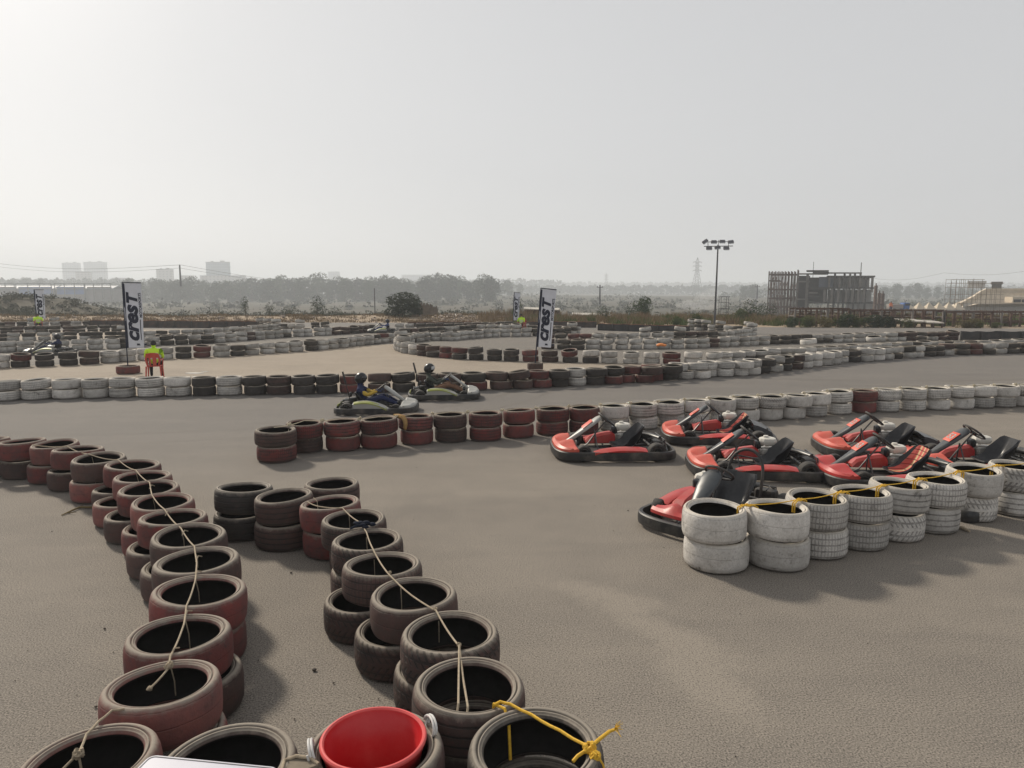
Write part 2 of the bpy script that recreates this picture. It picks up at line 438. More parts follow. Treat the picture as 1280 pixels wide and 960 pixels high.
TYRES = []      # every tyre of the place, nearest ones become objects of their own
ONES = ['first', 'second', 'third', 'fourth', 'fifth', 'sixth', 'seventh', 'eighth', 'ninth', 'tenth', 'eleventh', 'twelfth', 'thirteenth', 'fourteenth', 'fifteenth', 'sixteenth', 'seventeenth', 'eighteenth', 'nineteenth']
TENS = {2: ('twentieth', 'twenty'), 3: ('thirtieth', 'thirty'), 4: ('fortieth', 'forty'), 5: ('fiftieth', 'fifty'), 6: ('sixtieth', 'sixty'), 7: ('seventieth', 'seventy'), 8: ('eightieth', 'eighty')}
def ordinal(n):
    if n < 20: return ONES[n - 1]
    t, u = divmod(n, 10)
    return TENS[t][0] if u == 0 else TENS[t][1] + '-' + ONES[u - 1]
CN = {'red': 'dull red', 'pink': 'faded red', 'dark': 'black', 'brown': 'dark brown', 'white': 'white'}
def put_tyre(x, y, z, r, colour, tread, lab, group, tilt=(0, 0), near=True, h=1.0):
    TYRES.append(dict(x=x, y=y, z=z, r=r, c=colour, t=tread, lab=lab, g=group, tilt=tilt, rz=rnd.uniform(0, 6.28), near=near, h=h, d=math.hypot(x, y)))
def pick_tread(c):
    return rnd.choice({'white': ['block', 'rib', 'slick', 'slick', 'chev', 'block'], 'red': ['slick', 'slick', 'rib', 'block'], 'pink': ['slick', 'rib', 'slick']}.get(c, ['rib', 'block', 'chev', 'slick']))
H_T = .24
def stack(x, y, r, ctop, cbot, where, group, boff=(0, 0), tt=None, tb=None, jit=.02, tilt=None, h=1.0, only=False):
    """two tyres one on the other; where = phrase that singles the stack out"""
    tb = tb or pick_tread(cbot); tt = tt or pick_tread(ctop)
    hb = H_T * h
    bx = x + boff[0] + rnd.uniform(-jit, jit); by = y + boff[1] + rnd.uniform(-jit, jit)
    put_tyre(bx, by, .01, r * rnd.uniform(.94, .985), cbot, tb, "%s tyre, bottom of %s" % (CN[cbot], where), group, h=h)
    if only: return
    tl = tilt if tilt else (rnd.gauss(0, .028), rnd.gauss(0, .028))
    put_tyre(x, y, .012 + hb + .31 * (abs(tl[0]) + abs(tl[1])) * .6, r, ctop, tt, "%s tyre, top of %s" % (CN[ctop], where), group, tilt=tl, h=h)

def by_top(px, py, w_, z=.48):
    """centre and radius of a tyre whose upper rim is centred at px,py and is w_ wide in the picture"""
    p = G(px, py, z); f = Vector((0, math.cos(PITCH), -math.sin(PITCH)))
    depth = (p - Vector((0, 0, CAM_H))).dot(f)
    r = w_ / 2 * depth / FOC / math.sqrt(1 + (p.x / depth) ** 2 * .8)
    return p.x, p.y, r
# --- left row, roped together, runs from far left towards the camera
A = [(-58, 549, 60, 'red', 'brown'), (-16, 551, 60, 'red', 'dark'), (26, 553, 64, 'red', 'brown'), (66, 556, 67, 'pink', 'red'), (96, 563, 68, 'red', 'brown'), (124, 574, 70, 'brown', 'pink'), (165, 583, 73, 'red', 'brown'),
     (178, 596, 77, 'pink', 'pink'), (187, 612, 82, 'red', 'brown'), (203, 628, 81, 'pink', 'red'), (216, 648, 92, 'red', 'brown'), (235, 670, 99, 'brown', 'brown'), (246, 701, 110, 'brown', 'red'),
     (247, 741, 121, 'red', 'red'), (222, 797, 142, 'red', 'brown'), (198, 861, 167, 'pink', 'red'), (120, 946, 186, 'pink', 'brown')]
offA = {3: (-.06, -.02), 4: (-.1, .0), 5: (-.02, -.05), 6: (-.12, -.08), 7: (-.16, -.12), 8: (-.1, -.1), 9: (-.14, .0), 10: (-.07, -.06), 11: (-.11, .0), 12: (.02, 0), 13: (.0, .02), 14: (.04, .0), 15: (.03, .02)}
ROPE_A = []
nA = len(A)
for i, (px, py, w_, ct, cb_) in enumerate(A):
    x, y, r = by_top(px, py, w_)
    r = min(.335, max(.295, r))
    if 3 <= i <= 6: tl = (.03, -.05)
    else: tl = (rnd.uniform(-.04, .06), rnd.uniform(-.06, .02))
    lab = "%s stack from front in the left roped row" % ordinal(nA - i)
    stack(x, y, r, ct, cb_, lab, "tyres of the left roped row", boff=offA.get(i, (0, 0)), tt='slick', tb='slick', tilt=tl)
# --- centre row
Bt = [(672, 936, 171, 'dark', 'dark', 'block'), (585, 859, 141, 'brown', 'brown', 'rib'), (561, 789, 128, 'brown', 'brown', 'chev'), (519, 745, 114, 'brown', 'brown', 'slick'), (477, 706, 102, 'brown', 'brown', 'block'),
      (459, 675, 95, 'brown', 'brown', 'chev'), (440, 649, 88, 'brown', 'brown', 'block'), (412, 631, 79, 'red', 'red', 'slick')]
offB = {3: (-.11, -.0), 4: (-.13, -.06), 2: (-.03, .02), 5: (0, .03), 6: (.04, .05)}
for i, (px, py, w_, ct, cb_, tr) in enumerate(Bt):
    x, y, r = by_top(px, py, w_); r = min(.335, max(.29, r))
    stack(x, y, r, ct, cb_, "%s stack from front in the centre roped row" % ordinal(i + 1), "tyres of the centre roped row", boff=offB.get(i, (0, 0)), tt=tr, tb='chev' if i in (2, 3, 4) else tr)
x, y, r = by_top(363, 620, 83); stack(x, y, .315, 'brown', 'brown', "the stack left of the far end of the centre row", "loose stacks by the centre row", tt='rib', tb='rib', boff=(-.05, -.02))
x, y, r = by_top(410, 606, 66); stack(x, y, .30, 'brown', 'red', "the stack behind the far end of the centre row", "loose stacks by the centre row", tt='rib', tb='rib')
x, y, r = by_top(306, 612, 70); stack(x, y, .30, 'dark', 'dark', "the black stack between the two roped rows", "loose stacks by the centre row", tt='rib', tb='rib')
# --- stacks at the bottom edge
x, y, r = by_top(290, 955, 150); stack(x, y, .315, 'brown', 'brown', "the stack under the white tray", "stacks at the bottom edge", tt='slick', tb='slick')
BUCK = G(463, 935, .48)
stack(BUCK.x, BUCK.y, .325, 'brown', 'brown', "the stack that holds the red bucket", "stacks at the bottom edge", tt='slick', tb='slick', tilt=(0.001, 0))
# --- right front white row
D = [(897, 636, 84, 'slick', 'slick'), (971, 634, 83, 'slick', 'slick'), (1022, 623, 82, 'block', 'block'), (1077, 615, 78, 'block', 'block'), (1119, 607, 77, 'rib', 'chev'), (1168, 599, 71, 'block', 'rib'), (1217, 588, 71, 'slick', 'chev'), (1270, 583, 73, 'chev', 'rib'), (1330, 575, 73, 'rib', 'rib')]
for i, (px, py, w_, t1, t2) in enumerate(D):
    x, y, r = by_top(px, py, w_, .535); r = min(.33, max(.28, r))
    stack(x, y, r, 'white', 'white', "%s stack from left in the yellow-roped white row" % ordinal(i + 1), "white tyres in front of the parked karts", boff=(.03 if i == 0 else 0, 0), tt=t1, tb=t2, jit=.012, h=1.12)
# --- rows given by the foot of each stack
def interp(tab, x):
    for (a, b_), (c_, d_) in zip(tab, tab[1:]):
        if a <= x <= c_: return b_ + (d_ - b_) * (x - a) / (c_ - a)
    return tab[0][1] if x < tab[0][0] else tab[-1][1]
def foot_stack(px, py, w_, ct, cb_, where, group, rr=None, **kw):
    p = G(px, py); sc = FOC / ((p - Vector((0, 0, CAM_H))).dot(Vector((0, math.cos(PITCH), -math.sin(PITCH)))))
    r = rr or min(.34, max(.275, w_ / 2 / sc * .99))
    d = Vector((p.x, p.y)).normalized() * r
    stack(p.x + d.x, p.y + d.y, r, ct, cb_, where, group, **kw); return p.x + d.x, p.y + d.y
baseC = [(346, 580), (384, 568), (428, 566), (475, 563), (520, 558), (563, 555), (607, 553), (649, 549), (691, 546), (730, 544), (769, 541), (804, 538), (867, 533), (930, 528), (988, 525), (1043, 519), (1104, 516), (1200, 512), (1305, 508)]
C_ = [(346, 52, 'brown', 'red'), (383, 44, 'red', 'brown'), (428, 46, 'red', 'red'), (475, 48, 'red', 'red'), (520, 44, 'red', 'red'), (563, 43, 'brown', 'brown'), (607, 43, 'red', 'red'), (649, 41, 'red', 'red'), (691, 43, 'red', 'red'), (730, 40, 'red', 'red'),
      (769, 40, 'white', 'white'), (804, 38, 'white', 'white'), (838, 37, 'white', 'white'), (869, 36, 'white', 'white'), (899, 35, 'white', 'white'), (930, 33, 'white', 'white'), (960, 33, 'white', 'white'), (988, 33, 'white', 'white'), (1016, 35, 'white', 'white'), (1045, 38, 'white', 'white'),
      (1077, 31, 'red', 'red'), (1105, 35, 'white', 'white'), (1138, 36, 'white', 'white'), (1170, 33, 'white', 'white'), (1200, 31, 'white', 'white'), (1226, 31, 'white', 'white'), (1250, 31, 'white', 'white'), (1279, 31, 'white', 'white'), (1308, 31, 'white', 'white')]
C_POS = []
for i, (px, w_, ct, cb_) in enumerate(C_):
    if ct == 'white': wh = "%s white stack from left in row behind parked karts" % ordinal(i - 9 if i < 20 else i - 10)
    elif i == 20: wh = "lone red stack among white ones behind parked karts"
    else: wh = "%s red stack from left in front of racing karts" % ordinal(i + 1)
    C_POS.append(foot_stack(px, interp(baseC, px), w_, ct, cb_, wh, "tyres of the middle row", h=.94))
# --- E, the long row behind the racing karts
baseE = [(-60, 504), (0, 502), (102, 499), (300, 495), (375, 494), (500, 491), (600, 489), (655, 487), (725, 483), (800, 479), (880, 473), (928, 470), (960, 467), (1000, 461), (1054, 454), (1080, 452), (1140, 447.5), (1180, 444.5), (1280, 442), (1400, 440)]
E_ = [(-24, 30, 'wdark'), (11, 32, 'wdark'), (48, 36, 'white'), (84, 36, 'white'), (121, 33, 'white'), (154, 32, 'white'), (189, 34, 'white'), (223, 32, 'white'), (256, 29, 'dark'), (288, 32, 'white'), (320, 29, 'dark'), (349, 32, 'brown'), (381, 29, 'dark'), (409, 27, 'dark'),
      (441, 31, 'red'), (475, 30, 'brown'), (505, 30, 'dark'), (535, 28, 'brown'), (563, 29, 'brown'), (595, 31, 'dark'), (627, 30, 'brown'), (654, 27, 'brown'), (679, 22, 'red'), (702, 26, 'dark'), (726, 21, 'white'), (746, 20, 'dark'), (767, 20, 'dark'), (786, 20, 'red'), (805, 20, 'brown'), (822, 18, 'red'), (837, 16, 'dark'), (852, 17, 'white'), (870, 18, 'white'), (888, 18, 'white'), (904, 16, 'white'), (920, 17, 'white'), (935, 16, 'white'), (950, 17, 'dark')]
for i, (px, w_, c) in enumerate(E_):
    cc = 'white' if c == 'wdark' else c
    cb_ = cc
    if c == 'dark' and px in (595, 767): cb_ = 'red'
    if px in (805,): cb_ = 'red'
    if px in (475, 505): cb_ = 'dark' if px == 505 else 'brown'
    tl = None
    if px in (654,): tl = (.0, .16)
    if px in (475, 505, 870): tl = (rnd.uniform(-.06, .06), -.09)
    nm = "%s stack from left in row behind racing karts" % ordinal(max(i, 1))
    foot_stack(px, interp(baseE, px), w_, cc, cb_, nm, "tyres of the row behind the racing karts", tilt=tl, h=.9)
nE = len(E_)
# polyline rows: sampled every tyre width
def poly_row(pts, colours, group, rowname, start=1, rr=.30, sp=.63, jit=.05, h=.88, only_chance=.0, tall=0.0):
    ps = [G(a, b_) for a, b_ in pts]
    ps = [p + Vector((p.x, p.y, 0)).normalized() * rr for p in ps]
    out = []; k = start; acc = 0.0; prev = ps[0]; px_of = []
    tot = sum((b_ - a).length for a, b_ in zip(ps, ps[1:])); n = int(tot / sp)
    for i in range(n + 1):
        t = i * sp; j = 0
        for j in range(len(ps) - 1):
            Lg = (ps[j + 1] - ps[j]).length
            if t <= Lg: break
            t -= Lg
        u = min(1, t / max(Lg, 1e-6)); p = ps[j].lerp(ps[j + 1], u)
        pxx = pts[j][0] + (pts[j + 1][0] - pts[j][0]) * u
        c = colours(pxx, i)
        cb_ = c if rnd.random() < .7 else rnd.choice(['white', 'dark', c])
        tl = (rnd.gauss(0, .05), rnd.gauss(0, .05))
        only = rnd.random() < only_chance
        stack(p.x + rnd.uniform(-jit, jit), p.y + rnd.uniform(-jit, jit), rr * rnd.uniform(.93, 1.08), c, cb_, "%s stack from left in %s" % (ordinal(k), rowname), group, tilt=tl, h=h * rnd.uniform(.9, 1.03), only=only, jit=.03)
        if rnd.random() < tall: put_tyre(p.x, p.y, .5, rr, 'white', 'slick', "white tyre lying askew on %s stack in %s" % (ordinal(k), rowname), group, tilt=(.1, .1), h=.8)
        if pxx > -6: k += 1
def spans(*sp_):
    def f(px, i):
        for lim, cs in sp_:
            if px < lim: return rnd.choice(cs)
        return rnd.choice(sp_[-1][1])
    return f
W = ['white', 'white', 'white', 'white', 'dark']; WW = ['white']; DK = ['dark', 'brown', 'dark']; RD = ['red', 'brown', 'red', 'dark']
poly_row([(968, 466), (1000, 461), (1054, 454), (1140, 447.5), (1180, 444.5), (1280, 442), (1420, 440)], spans((975, WW), (993, DK), (1055, WW), (1068, DK), (1120, W), (1135, DK), (1150, WW), (1195, DK), (1225, ['dark', 'red']), (1262, WW), (1300, DK), (9999, W)), "tyres of the row behind the racing karts", "row behind racing karts", rr=.3, start=nE)
poly_row([(905, 455), (950, 451.5), (1010, 447.5), (1080, 443), (1150, 439), (1200, 437), (1280, 435.5), (1400, 435)], spans((1110, WW), (1130, W), (1170, W), (1190, DK), (9999, W)), "tyres of the second row on the right", "second row at right track edge", tall=.03, h=.78)
poly_row([(510, 442), (535, 446.5), (575, 450), (620, 452), (700, 454), (830, 456), (895, 457)], spans((522, WW), (548, DK), (700, RD), (722, ['dark', 'red']), (826, WW), (842, ['red']), (9999, WW)), "tyres of the near side of the hairpin", "row behind leaning banner", sp=.7, rr=.29)
poly_row([(-90, 464), (0, 461), (100, 457), (190, 450.5), (240, 448.5), (290, 446), (345, 442), (395, 438.5), (430, 435), (465, 430.5), (500, 427)], spans((17, WW), (43, ['red']), (112, DK), (150, WW), (205, ['white', 'dark']), (228, WW), (268, ['brown', 'red', 'dark']), (286, WW), (303, ['dark']), (460, ['white', 'white', 'white', 'white', 'dark']), (485, ['dark', 'brown', 'red']), (9999, ['white'])), "tyres of the row behind the seated marshal", "row behind seated marshal", rr=.30, sp=.64)
poly_row([(505, 441), (499, 437), (503, 432), (515, 428.5), (535, 426), (560, 426.5), (590, 423.5), (620, 421.5), (665, 420.5), (700, 420), (722, 418)], spans((590, WW), (612, ['dark', 'white']), (668, WW), (9999, DK)), "far tyres", "far side of the hairpin", tall=.2)
poly_row([(-60, 443), (0, 441), (60, 439.5), (140, 436.5), (200, 432), (250, 430.5), (285, 428), (350, 422.5), (400, 420), (440, 417.5), (468, 414.5)], spans((60, WW), (250, ['white', 'white', 'dark']), (345, ['dark', 'brown', 'white']), (395, WW), (410, WW), (9999, ['brown', 'dark'])), "far tyres", "third row at left")
poly_row([(-60, 429), (0, 427), (80, 425), (160, 424.5), (200, 423), (260, 420), (300, 417), (335, 413)], spans((160, ['white', 'dark', 'dark']), (9999, ['white', 'white', 'dark'])), "far tyres", "fourth row at left", tall=.05, h=.8)
poly_row([(-60, 420), (0, 418), (70, 417), (160, 415)], spans((30, DK), (9999, DK)), "far tyres", "fifth row at left")
poly_row([(-60, 413), (0, 411), (60, 410), (118, 409)], spans((9999, ['white', 'dark', 'brown'])), "far tyres", "sixth row at left", tall=.3)
poly_row([(686, 437), (720, 437.5), (800, 437), (860, 436), (905, 434), (960, 431), (1060, 428), (1120, 426.5), (1196, 425)], spans((731, ['dark', 'brown', 'dark']), (890, WW), (903, ['brown']), (960, WW), (1018, DK), (1124, W), (9999, ['dark', 'brown'])), "far tyres", "row past the hairpin")
poly_row([(686, 429), (740, 428), (845, 426), (905, 424.5), (940, 420)], spans((738, RD), (845, WW), (895, DK), (9999, WW)), "far tyres", "second row past the hairpin", tall=.05)
poly_row([(505, 421), (560, 418), (590, 415), (640, 414), (700, 417), (722, 418)], spans((560, DK), (600, ['dark', 'white']), (9999, ['white', 'dark'])), "far tyres", "row beyond the hairpin")
poly_row([(500, 413), (520, 413), (560, 412.5), (600, 411.5), (640, 410)], spans((520, WW), (9999, ['brown', 'dark'])), "far tyres", "back row")
poly_row([(865, 413), (905, 416), (948, 418)], spans((9999, ['white', 'white', 'dark'])), "far tyres", "back row at right", tall=.4)
poly_row([(326, 411), (345, 413), (378, 414)], spans((9999, ['white', 'dark'])), "far tyres", "pile at the barrier end", tall=.6)
poly_row([(395, 411), (412, 411)], spans((9999, ['dark', 'white'])), "far tyres", "pair")
for (px, py, r_, c_) in ((830, 449, .26, 'dark'), (576, 441, .26, 'dark'), (614, 441.5, .25, 'dark')):
    pass
def visible(t):
    f = Vector((0, math.cos(PITCH), -math.sin(PITCH))); p = Vector((t['x'], t['y'], t['z'] - CAM_H)); d = p.dot(f)
    return d > .5 and abs(p.x) < (d * 640 / FOC + .38)
# tyres that would cut into each other are pushed apart, level by level
for lvl in (0, 1):
    S = [t for t in TYRES if (t['z'] > .1) == bool(lvl) and t['z'] < .4 and t['d'] < 40]
    for it in range(60):
        mv = 0
        for i_ in range(len(S)):
            a = S[i_]
            for b_ in S[i_ + 1:]:
                dx, dy = b_['x'] - a['x'], b_['y'] - a['y']; mn = (a['r'] + b_['r']) * 1.005
                if abs(dx) > mn or abs(dy) > mn: continue
                d_ = math.hypot(dx, dy)
                if d_ < mn and d_ > 1e-5:
                    if it < 4 and lvl == 1:      # upper ones first give way in size a little
                        a['r'] = max(.29, a['r'] - (mn - d_) * .2); b_['r'] = max(.29, b_['r'] - (mn - d_) * .2)
                    k_ = (mn - d_) / d_ * .5; a['x'] -= dx * k_; a['y'] -= dy * k_; b_['x'] += dx * k_; b_['y'] += dy * k_; mv = max(mv, mn - d_)
        if mv < .002: break
    print('level', lvl, 'iterations', it, 'rest', mv)
for t in TYRES: t['d'] = math.hypot(t['x'], t['y'])
TYRES.sort(key=lambda t: t['d'] - (0 if visible(t) else -1000))
ind = [t for t in TYRES[:298]]; rest = [t for t in TYRES[298:] if t['d'] < 500]
print("tyres total", len(TYRES), "individual", len(ind), 'farthest individual', ind[-1]['d'])
for t in ind:
    o = link("tyre", tyre_mesh(t['c'], t['t'], 96 if t['d'] < 8 else 48)); s_ = t['r'] / .31
    o.location = (t['x'], t['y'], t['z']); o.scale = (s_, s_, t['h']); o.rotation_euler = (t['tilt'][0], t['tilt'][1], t['rz'])
    tag(o, t['lab'], 'tyre', t['g'])
# the many far ones, more than anyone needs one by one
vs = []; fs = []; mi = []
lowp = [(.276, .004), (.303, .03), (.31, .12), (.303, .21), (.276, .236), (.252, .238), (.238, .225), (.262, .12), (.238, .015)]
order = ['red', 'pink', 'dark', 'brown', 'white']
for t in rest:
    E3 = Euler((t['tilt'][0], t['tilt'][1], t['rz'])).to_matrix(); s_ = t['r'] / .31; b0 = len(vs); seg = 20; n = len(lowp)
    for k in range(seg):
        a = 2 * PI * k / seg
        for (r_, z) in lowp:
            p = E3 @ Vector((r_ * s_ * math.cos(a), r_ * s_ * math.sin(a), z * t['h'])); vs.append((p.x + t['x'], p.y + t['y'], p.z + t['z']))
        k2 = (k + 1) % seg
        for j in range(n):
            j2 = (j + 1) % n
            fs.append((b0 + k * n + j, b0 + k2 * n + j, b0 + k2 * n + j2, b0 + k * n + j2)); mi.append(5 if j in (6, 7) else order.index(t['c']))
def far_tyre_mat(c):
    m, nt, b = new_mat("far_tyre_" + c)
    geo = nt.nodes.new('ShaderNodeNewGeometry'); n1 = noise(nt, geo.outputs['Position'], 1.3, 5, .7); n2 = noise(nt, geo.outputs['Position'], 7, 5, .7)
    a, b2 = {'red': ((.15, .055, .05), (.08, .05, .045)), 'pink': ((.2, .09, .08), (.1, .06, .05)), 'dark': ((.045, .04, .036), (.08, .07, .06)), 'brown': ((.09, .055, .05), (.06, .045, .04)), 'white': ((.47, .455, .425), (.25, .235, .215))}[c]
    cc = mixc(nt, ramp(nt, n1, .4, .62), a, b2); cc = mixc(nt, ramp(nt, n2, .5, .75, 0, .6), cc, (.09, .08, .07))
    sn = nt.nodes.new('ShaderNodeSeparateXYZ'); L(nt, geo.outputs['Normal'], sn.inputs[0])
    cc = mixc(nt, ramp(nt, sn.outputs[2], .3, .9, 0, .7), cc, (.27, .235, .19))
    L(nt, cc, b.inputs['Base Color']); b.inputs['Roughness'].default_value = .85; b.inputs['Specular IOR Level'].default_value = .2
    return m
o = link("far_tyres", raw_mesh("far_tyres", vs, fs, [far_tyre_mat(c) for c in order] + [m_inside], mi, smooth=True))
o.data.set_sharp_from_angle(angle=R(50))
tag(o, "hundreds of small black and white tyres stacked along the far curves", "tyres", kind='stuff')
# ------------------------------------------------------------------ people
m_skin = mat("skin", (.23, .115, .07), rough=.55, var=.08, scale=30)
m_hair = mat("hair", (.012, .010, .009), rough=.6, var=.3, scale=80)
m_shoe = mat("shoe", (.03, .03, .03), rough=.6)
def cloth(name, c): return mat("cloth_" + name, c, rough=.9, var=.18, scale=14, spec=.15)
def seg_dist(p, a, b):
    ab = b - a; t = max(0, min(1, (p - a).dot(ab) / max(ab.length_squared, 1e-9))); return (p - (a + ab * t)).length
def make_person(root_name, joints, mats, label, cat='person', loc=(0, 0, 0), rz=0, helmet=None, vest=None, face_dir=(1, 0, 0), grip=None, group=None, hair=True, sc=1.0, sleeve_skin=False):
    """joints: dict name -> (x,y,z,radius). mats: top, bottom, hand, shoe. faces +x before rotation"""
    J = {k: Vector(v[:3]) for k, v in joints.items()}; rad = {k: v[3] for k, v in joints.items()}
    names = list(J); idx = {n: i for i, n in enumerate(names)}
    bones = [('pelvis', 'belly', 't'), ('belly', 'chest', 't'), ('chest', 'neck', 't'), ('neck', 'head0', 's'), ('head0', 'head1', 's')]
    for s_ in 'lr':
        bones += [('chest', 'sh' + s_, 't'), ('sh' + s_, 'el' + s_, 'u'), ('el' + s_, 'wr' + s_, 'f'), ('wr' + s_, 'pa' + s_, 'h'),
                  ('pelvis', 'hip' + s_, 'b'), ('hip' + s_, 'kn' + s_, 'b'), ('kn' + s_, 'an' + s_, 'b'), ('an' + s_, 'toe' + s_, 'o')]
    me = bpy.data.meshes.new("sk"); me.from_pydata([J[n] for n in names], [(idx[a], idx[b_]) for a, b_, _ in bones], [])
    tmp = bpy.data.objects.new("sk", me); col.objects.link(tmp)
    md = tmp.modifiers.new("skin", 'SKIN'); md.use_smooth_shade = True; md.branch_smoothing = .6
    if not me.skin_vertices: 
        bm_ = bmesh.new(); bm_.from_mesh(me); bm_.verts.layers.skin.verify(); bm_.to_mesh(me); bm_.free()
    for n in names:
        v = me.skin_vertices[0].data[idx[n]]; v.radius = (rad[n], rad[n]); v.use_root = (n == 'pelvis')
    sb = tmp.modifiers.new("sub", 'SUBSURF'); sb.levels = 2; sb.render_levels = 2
    dg = bpy.context.evaluated_depsgraph_get(); dg.update()
    em = bpy.data.meshes.new_from_object(tmp.evaluated_get(dg))
    vs = [v.co.copy() for v in em.vertices]; fs = [tuple(p.vertices) for p in em.polygons]
    bpy.data.objects.remove(tmp); bpy.data.meshes.remove(me)
    slot = {'t': 0, 'u': 0, 'f': 0 if not sleeve_skin else 2, 'h': 3, 'b': 1, 's': 2, 'o': 4}
    mi = []
    torso = []
    for k, f in enumerate(fs):
        c = sum((vs[i] for i in f), Vector()) / len(f); best = None
        for a, b_, kd in bones:
            d = seg_dist(c, J[a], J[b_]) / max(.4 * (rad[a] + rad[b_]), .02)
            if best is None or d < best[0]: best = (d, kd)
        mi.append(slot[best[1]])
        if best[1] == 't': torso.append(k)
    mb = MB(); mb.v = [tuple(v) for v in vs]; mb.f = fs; mb.mi = mi
    # face: nose, ears, eyes, mouth, shaped in the same mesh
    h0, h1 = J['head0'], J['head1']; hc = (h0 + h1) / 2 + (h1 - h0) * .1; fd = Vector(face_dir).normalized(); up = (h1 - h0).normalized(); sd_ = up.cross(fd)
    if helmet is None:
        mb.cur = 2; R_ = rad['head1']
        mb.ball(hc, (R_ * .98, R_ * .9, R_ * 1.18), 14, 10)
        mb.ball(hc + fd * R_ * .98 - up * .012, .018, 8, 6); mb.ball(hc + fd * R_ * .86 - up * .06, (.03, .035, .022), 8, 5)
        for s_ in (-1, 1): mb.ball(hc + sd_ * R_ * .92 * s_, (.02, .012, .032), 8, 5)
        mb.cur = 4
        for s_ in (-1, 1): mb.ball(hc + fd * R_ * .90 + sd_ * .034 * s_ + up * .012, .011, 6, 5)
    # hands: a palm carried by the skeleton, five bent fingers of their own
    mb.cur = 3
    for s_ in 'lr':
        wr, pa = J['wr' + s_], J['pa' + s_]; d = (pa - wr).normalized(); side = d.cross(Vector((0, 0, 1)))
        side = side.normalized() if side.length > .1 else Vector((0, 1, 0)); nrm = side.cross(d).normalized()
        if nrm.z > 0: nrm = -nrm
        for q, (o_, ln) in enumerate(((-.03, .062), (-.010, .074), (.010, .070), (.03, .054))):
            a = pa + side * o_ - d * .01; b_ = a + d * ln * .5 + nrm * .012; c_ = b_ + d * ln * .18 + nrm * ln * .42; e_ = c_ - d * ln * .28 + nrm * ln * .25
            mb.tube([a - d * .02, a, b_, c_, e_], [.010, .0105, .0095, .009, .006], 6)
        tside = -1 if s_ == 'l' else 1
        a = wr + d * .03 + side * .034 * tside; mb.tube([a - side * .02 * tside, a + side * .012 * tside, a + d * .03 + side * .02 * tside + nrm * .012, a + d * .05 + nrm * .03], [.011, .0115, .010, .007], 6)
    o = mb.build(root_name, [mats['top'], mats['bottom'], m_skin, mats.get('hand', m_skin), mats.get('shoe', m_shoe)], ang=80)
    o.location = loc; o.rotation_euler = (0, 0, rz); o.scale = (sc, sc, sc)
    tag(o, label, cat, group)
    if helmet is not None:
        hm = MB(); rows = []
        c = hc + up * .01; Rh = .130
        # shell with a chin bar and a visor opening
        for i in range(11):
            th = PI * (i / 10) * .86; rr_ = Rh * math.sin(th) if i else .002; zz = Rh * 1.08 * math.cos(th); row = []
            for k in range(20):
                a = 2 * PI * k / 20; row.append(c + fd * (rr_ * math.cos(a) * 1.12 + .01) + sd_ * rr_ * math.sin(a) + up * zz)
            rows.append(row)
        hm.grid(rows, closed=True, caps=True)
        ho = hm.build("helmet", helmet[0], o)
        vm = MB(); rows = []
        for i in range(5):
            th = PI * (.36 + .19 * i / 4); row = []
            for k in range(11):
                a = R(-68 + 136 * k / 10); row.append(c + fd * (Rh * 1.03 * math.sin(th) * math.cos(a) * 1.12 + .012) + sd_ * Rh * 1.03 * math.sin(th) * math.sin(a) + up * Rh * 1.11 * math.cos(th))
            rows.append(row)
        vm.grid(rows); vm.build("visor", helmet[1], ho)
    elif hair:
        hm = MB(); rows = []; R_ = rad['head1'] * 1.09
        for i in range(8):
            th = PI * (i / 7) * .62; row = []
            for k in range(18):
                a = 2 * PI * k / 18; back = (1 - math.cos(a)) / 2
                t2 = th * (.62 + .55 * back); w_ = 1 + .05 * math.sin(5 * a + i)
                row.append(hc + (fd * math.cos(a) * R_ * 1.0 + sd_ * math.sin(a) * R_ * .93) * math.sin(t2) * w_ + up * R_ * 1.2 * math.cos(t2))
            rows.append(row)
        hm.grid(rows, closed=True, caps=False); hm.build("hair", m_hair, o)
    if vest:
        em2 = MB(); vn = [Vector() for _ in vs]
        for k in torso:
            f = fs[k]; n_ = (vs[f[1]] - vs[f[0]]).cross(vs[f[2]] - vs[f[0]])
            for i in f: vn[i] += n_
        zmin, zmax = vest[2], vest[3]
        used = {}
        for k in torso:
            f = fs[k]; c = sum((vs[i] for i in f), Vector()) / len(f)
            if not zmin < c.z < zmax: continue
            q = []
            for i in f:
                if i not in used:
                    used[i] = len(em2.v); em2.v.append(tuple(vs[i] + vn[i].normalized() * .016))
                q.append(used[i])
            stripe = any(z0 < c.z < z0 + .045 for z0 in vest[4])
            em2.f.append(tuple(q)); em2.mi.append(1 if stripe else 0)
        vo = em2.build("safety_vest", [vest[0], vest[1]], o)
    bpy.data.meshes.remove(em)
    return o
m_hivis = mat("hivis", (.55, .85, .04), rough=.7, var=.06)
m_reflect = mat("reflective_band", (.62, .64, .62), rough=.4)
def driver_joints(lean=0.0, hx=.12, look=0.0):
    j = dict(pelvis=(-.30, 0, .20, .125), belly=(-.36, 0, .34, .13), chest=(-.40, 0, .50, .15), neck=(-.39, 0, .645, .062), head0=(-.385, 0, .70, .075), head1=(-.37, 0, .84, .088))
    for s_, k in (('l', 1), ('r', -1)):
        j.update({'sh' + s_: (-.39, .185 * k, .565, .066), 'el' + s_: (-.17, .25 * k, .42, .05), 'wr' + s_: (.035, .155 * k, .50, .033), 'pa' + s_: (.10, .135 * k, .525, .036),
                  'hip' + s_: (-.26, .10 * k, .20, .095), 'kn' + s_: (.16, .16 * k, .36, .068), 'an' + s_: (.50, .12 * k, .20, .046), 'toe' + s_: (.60, .12 * k, .27, .036)})
    return j
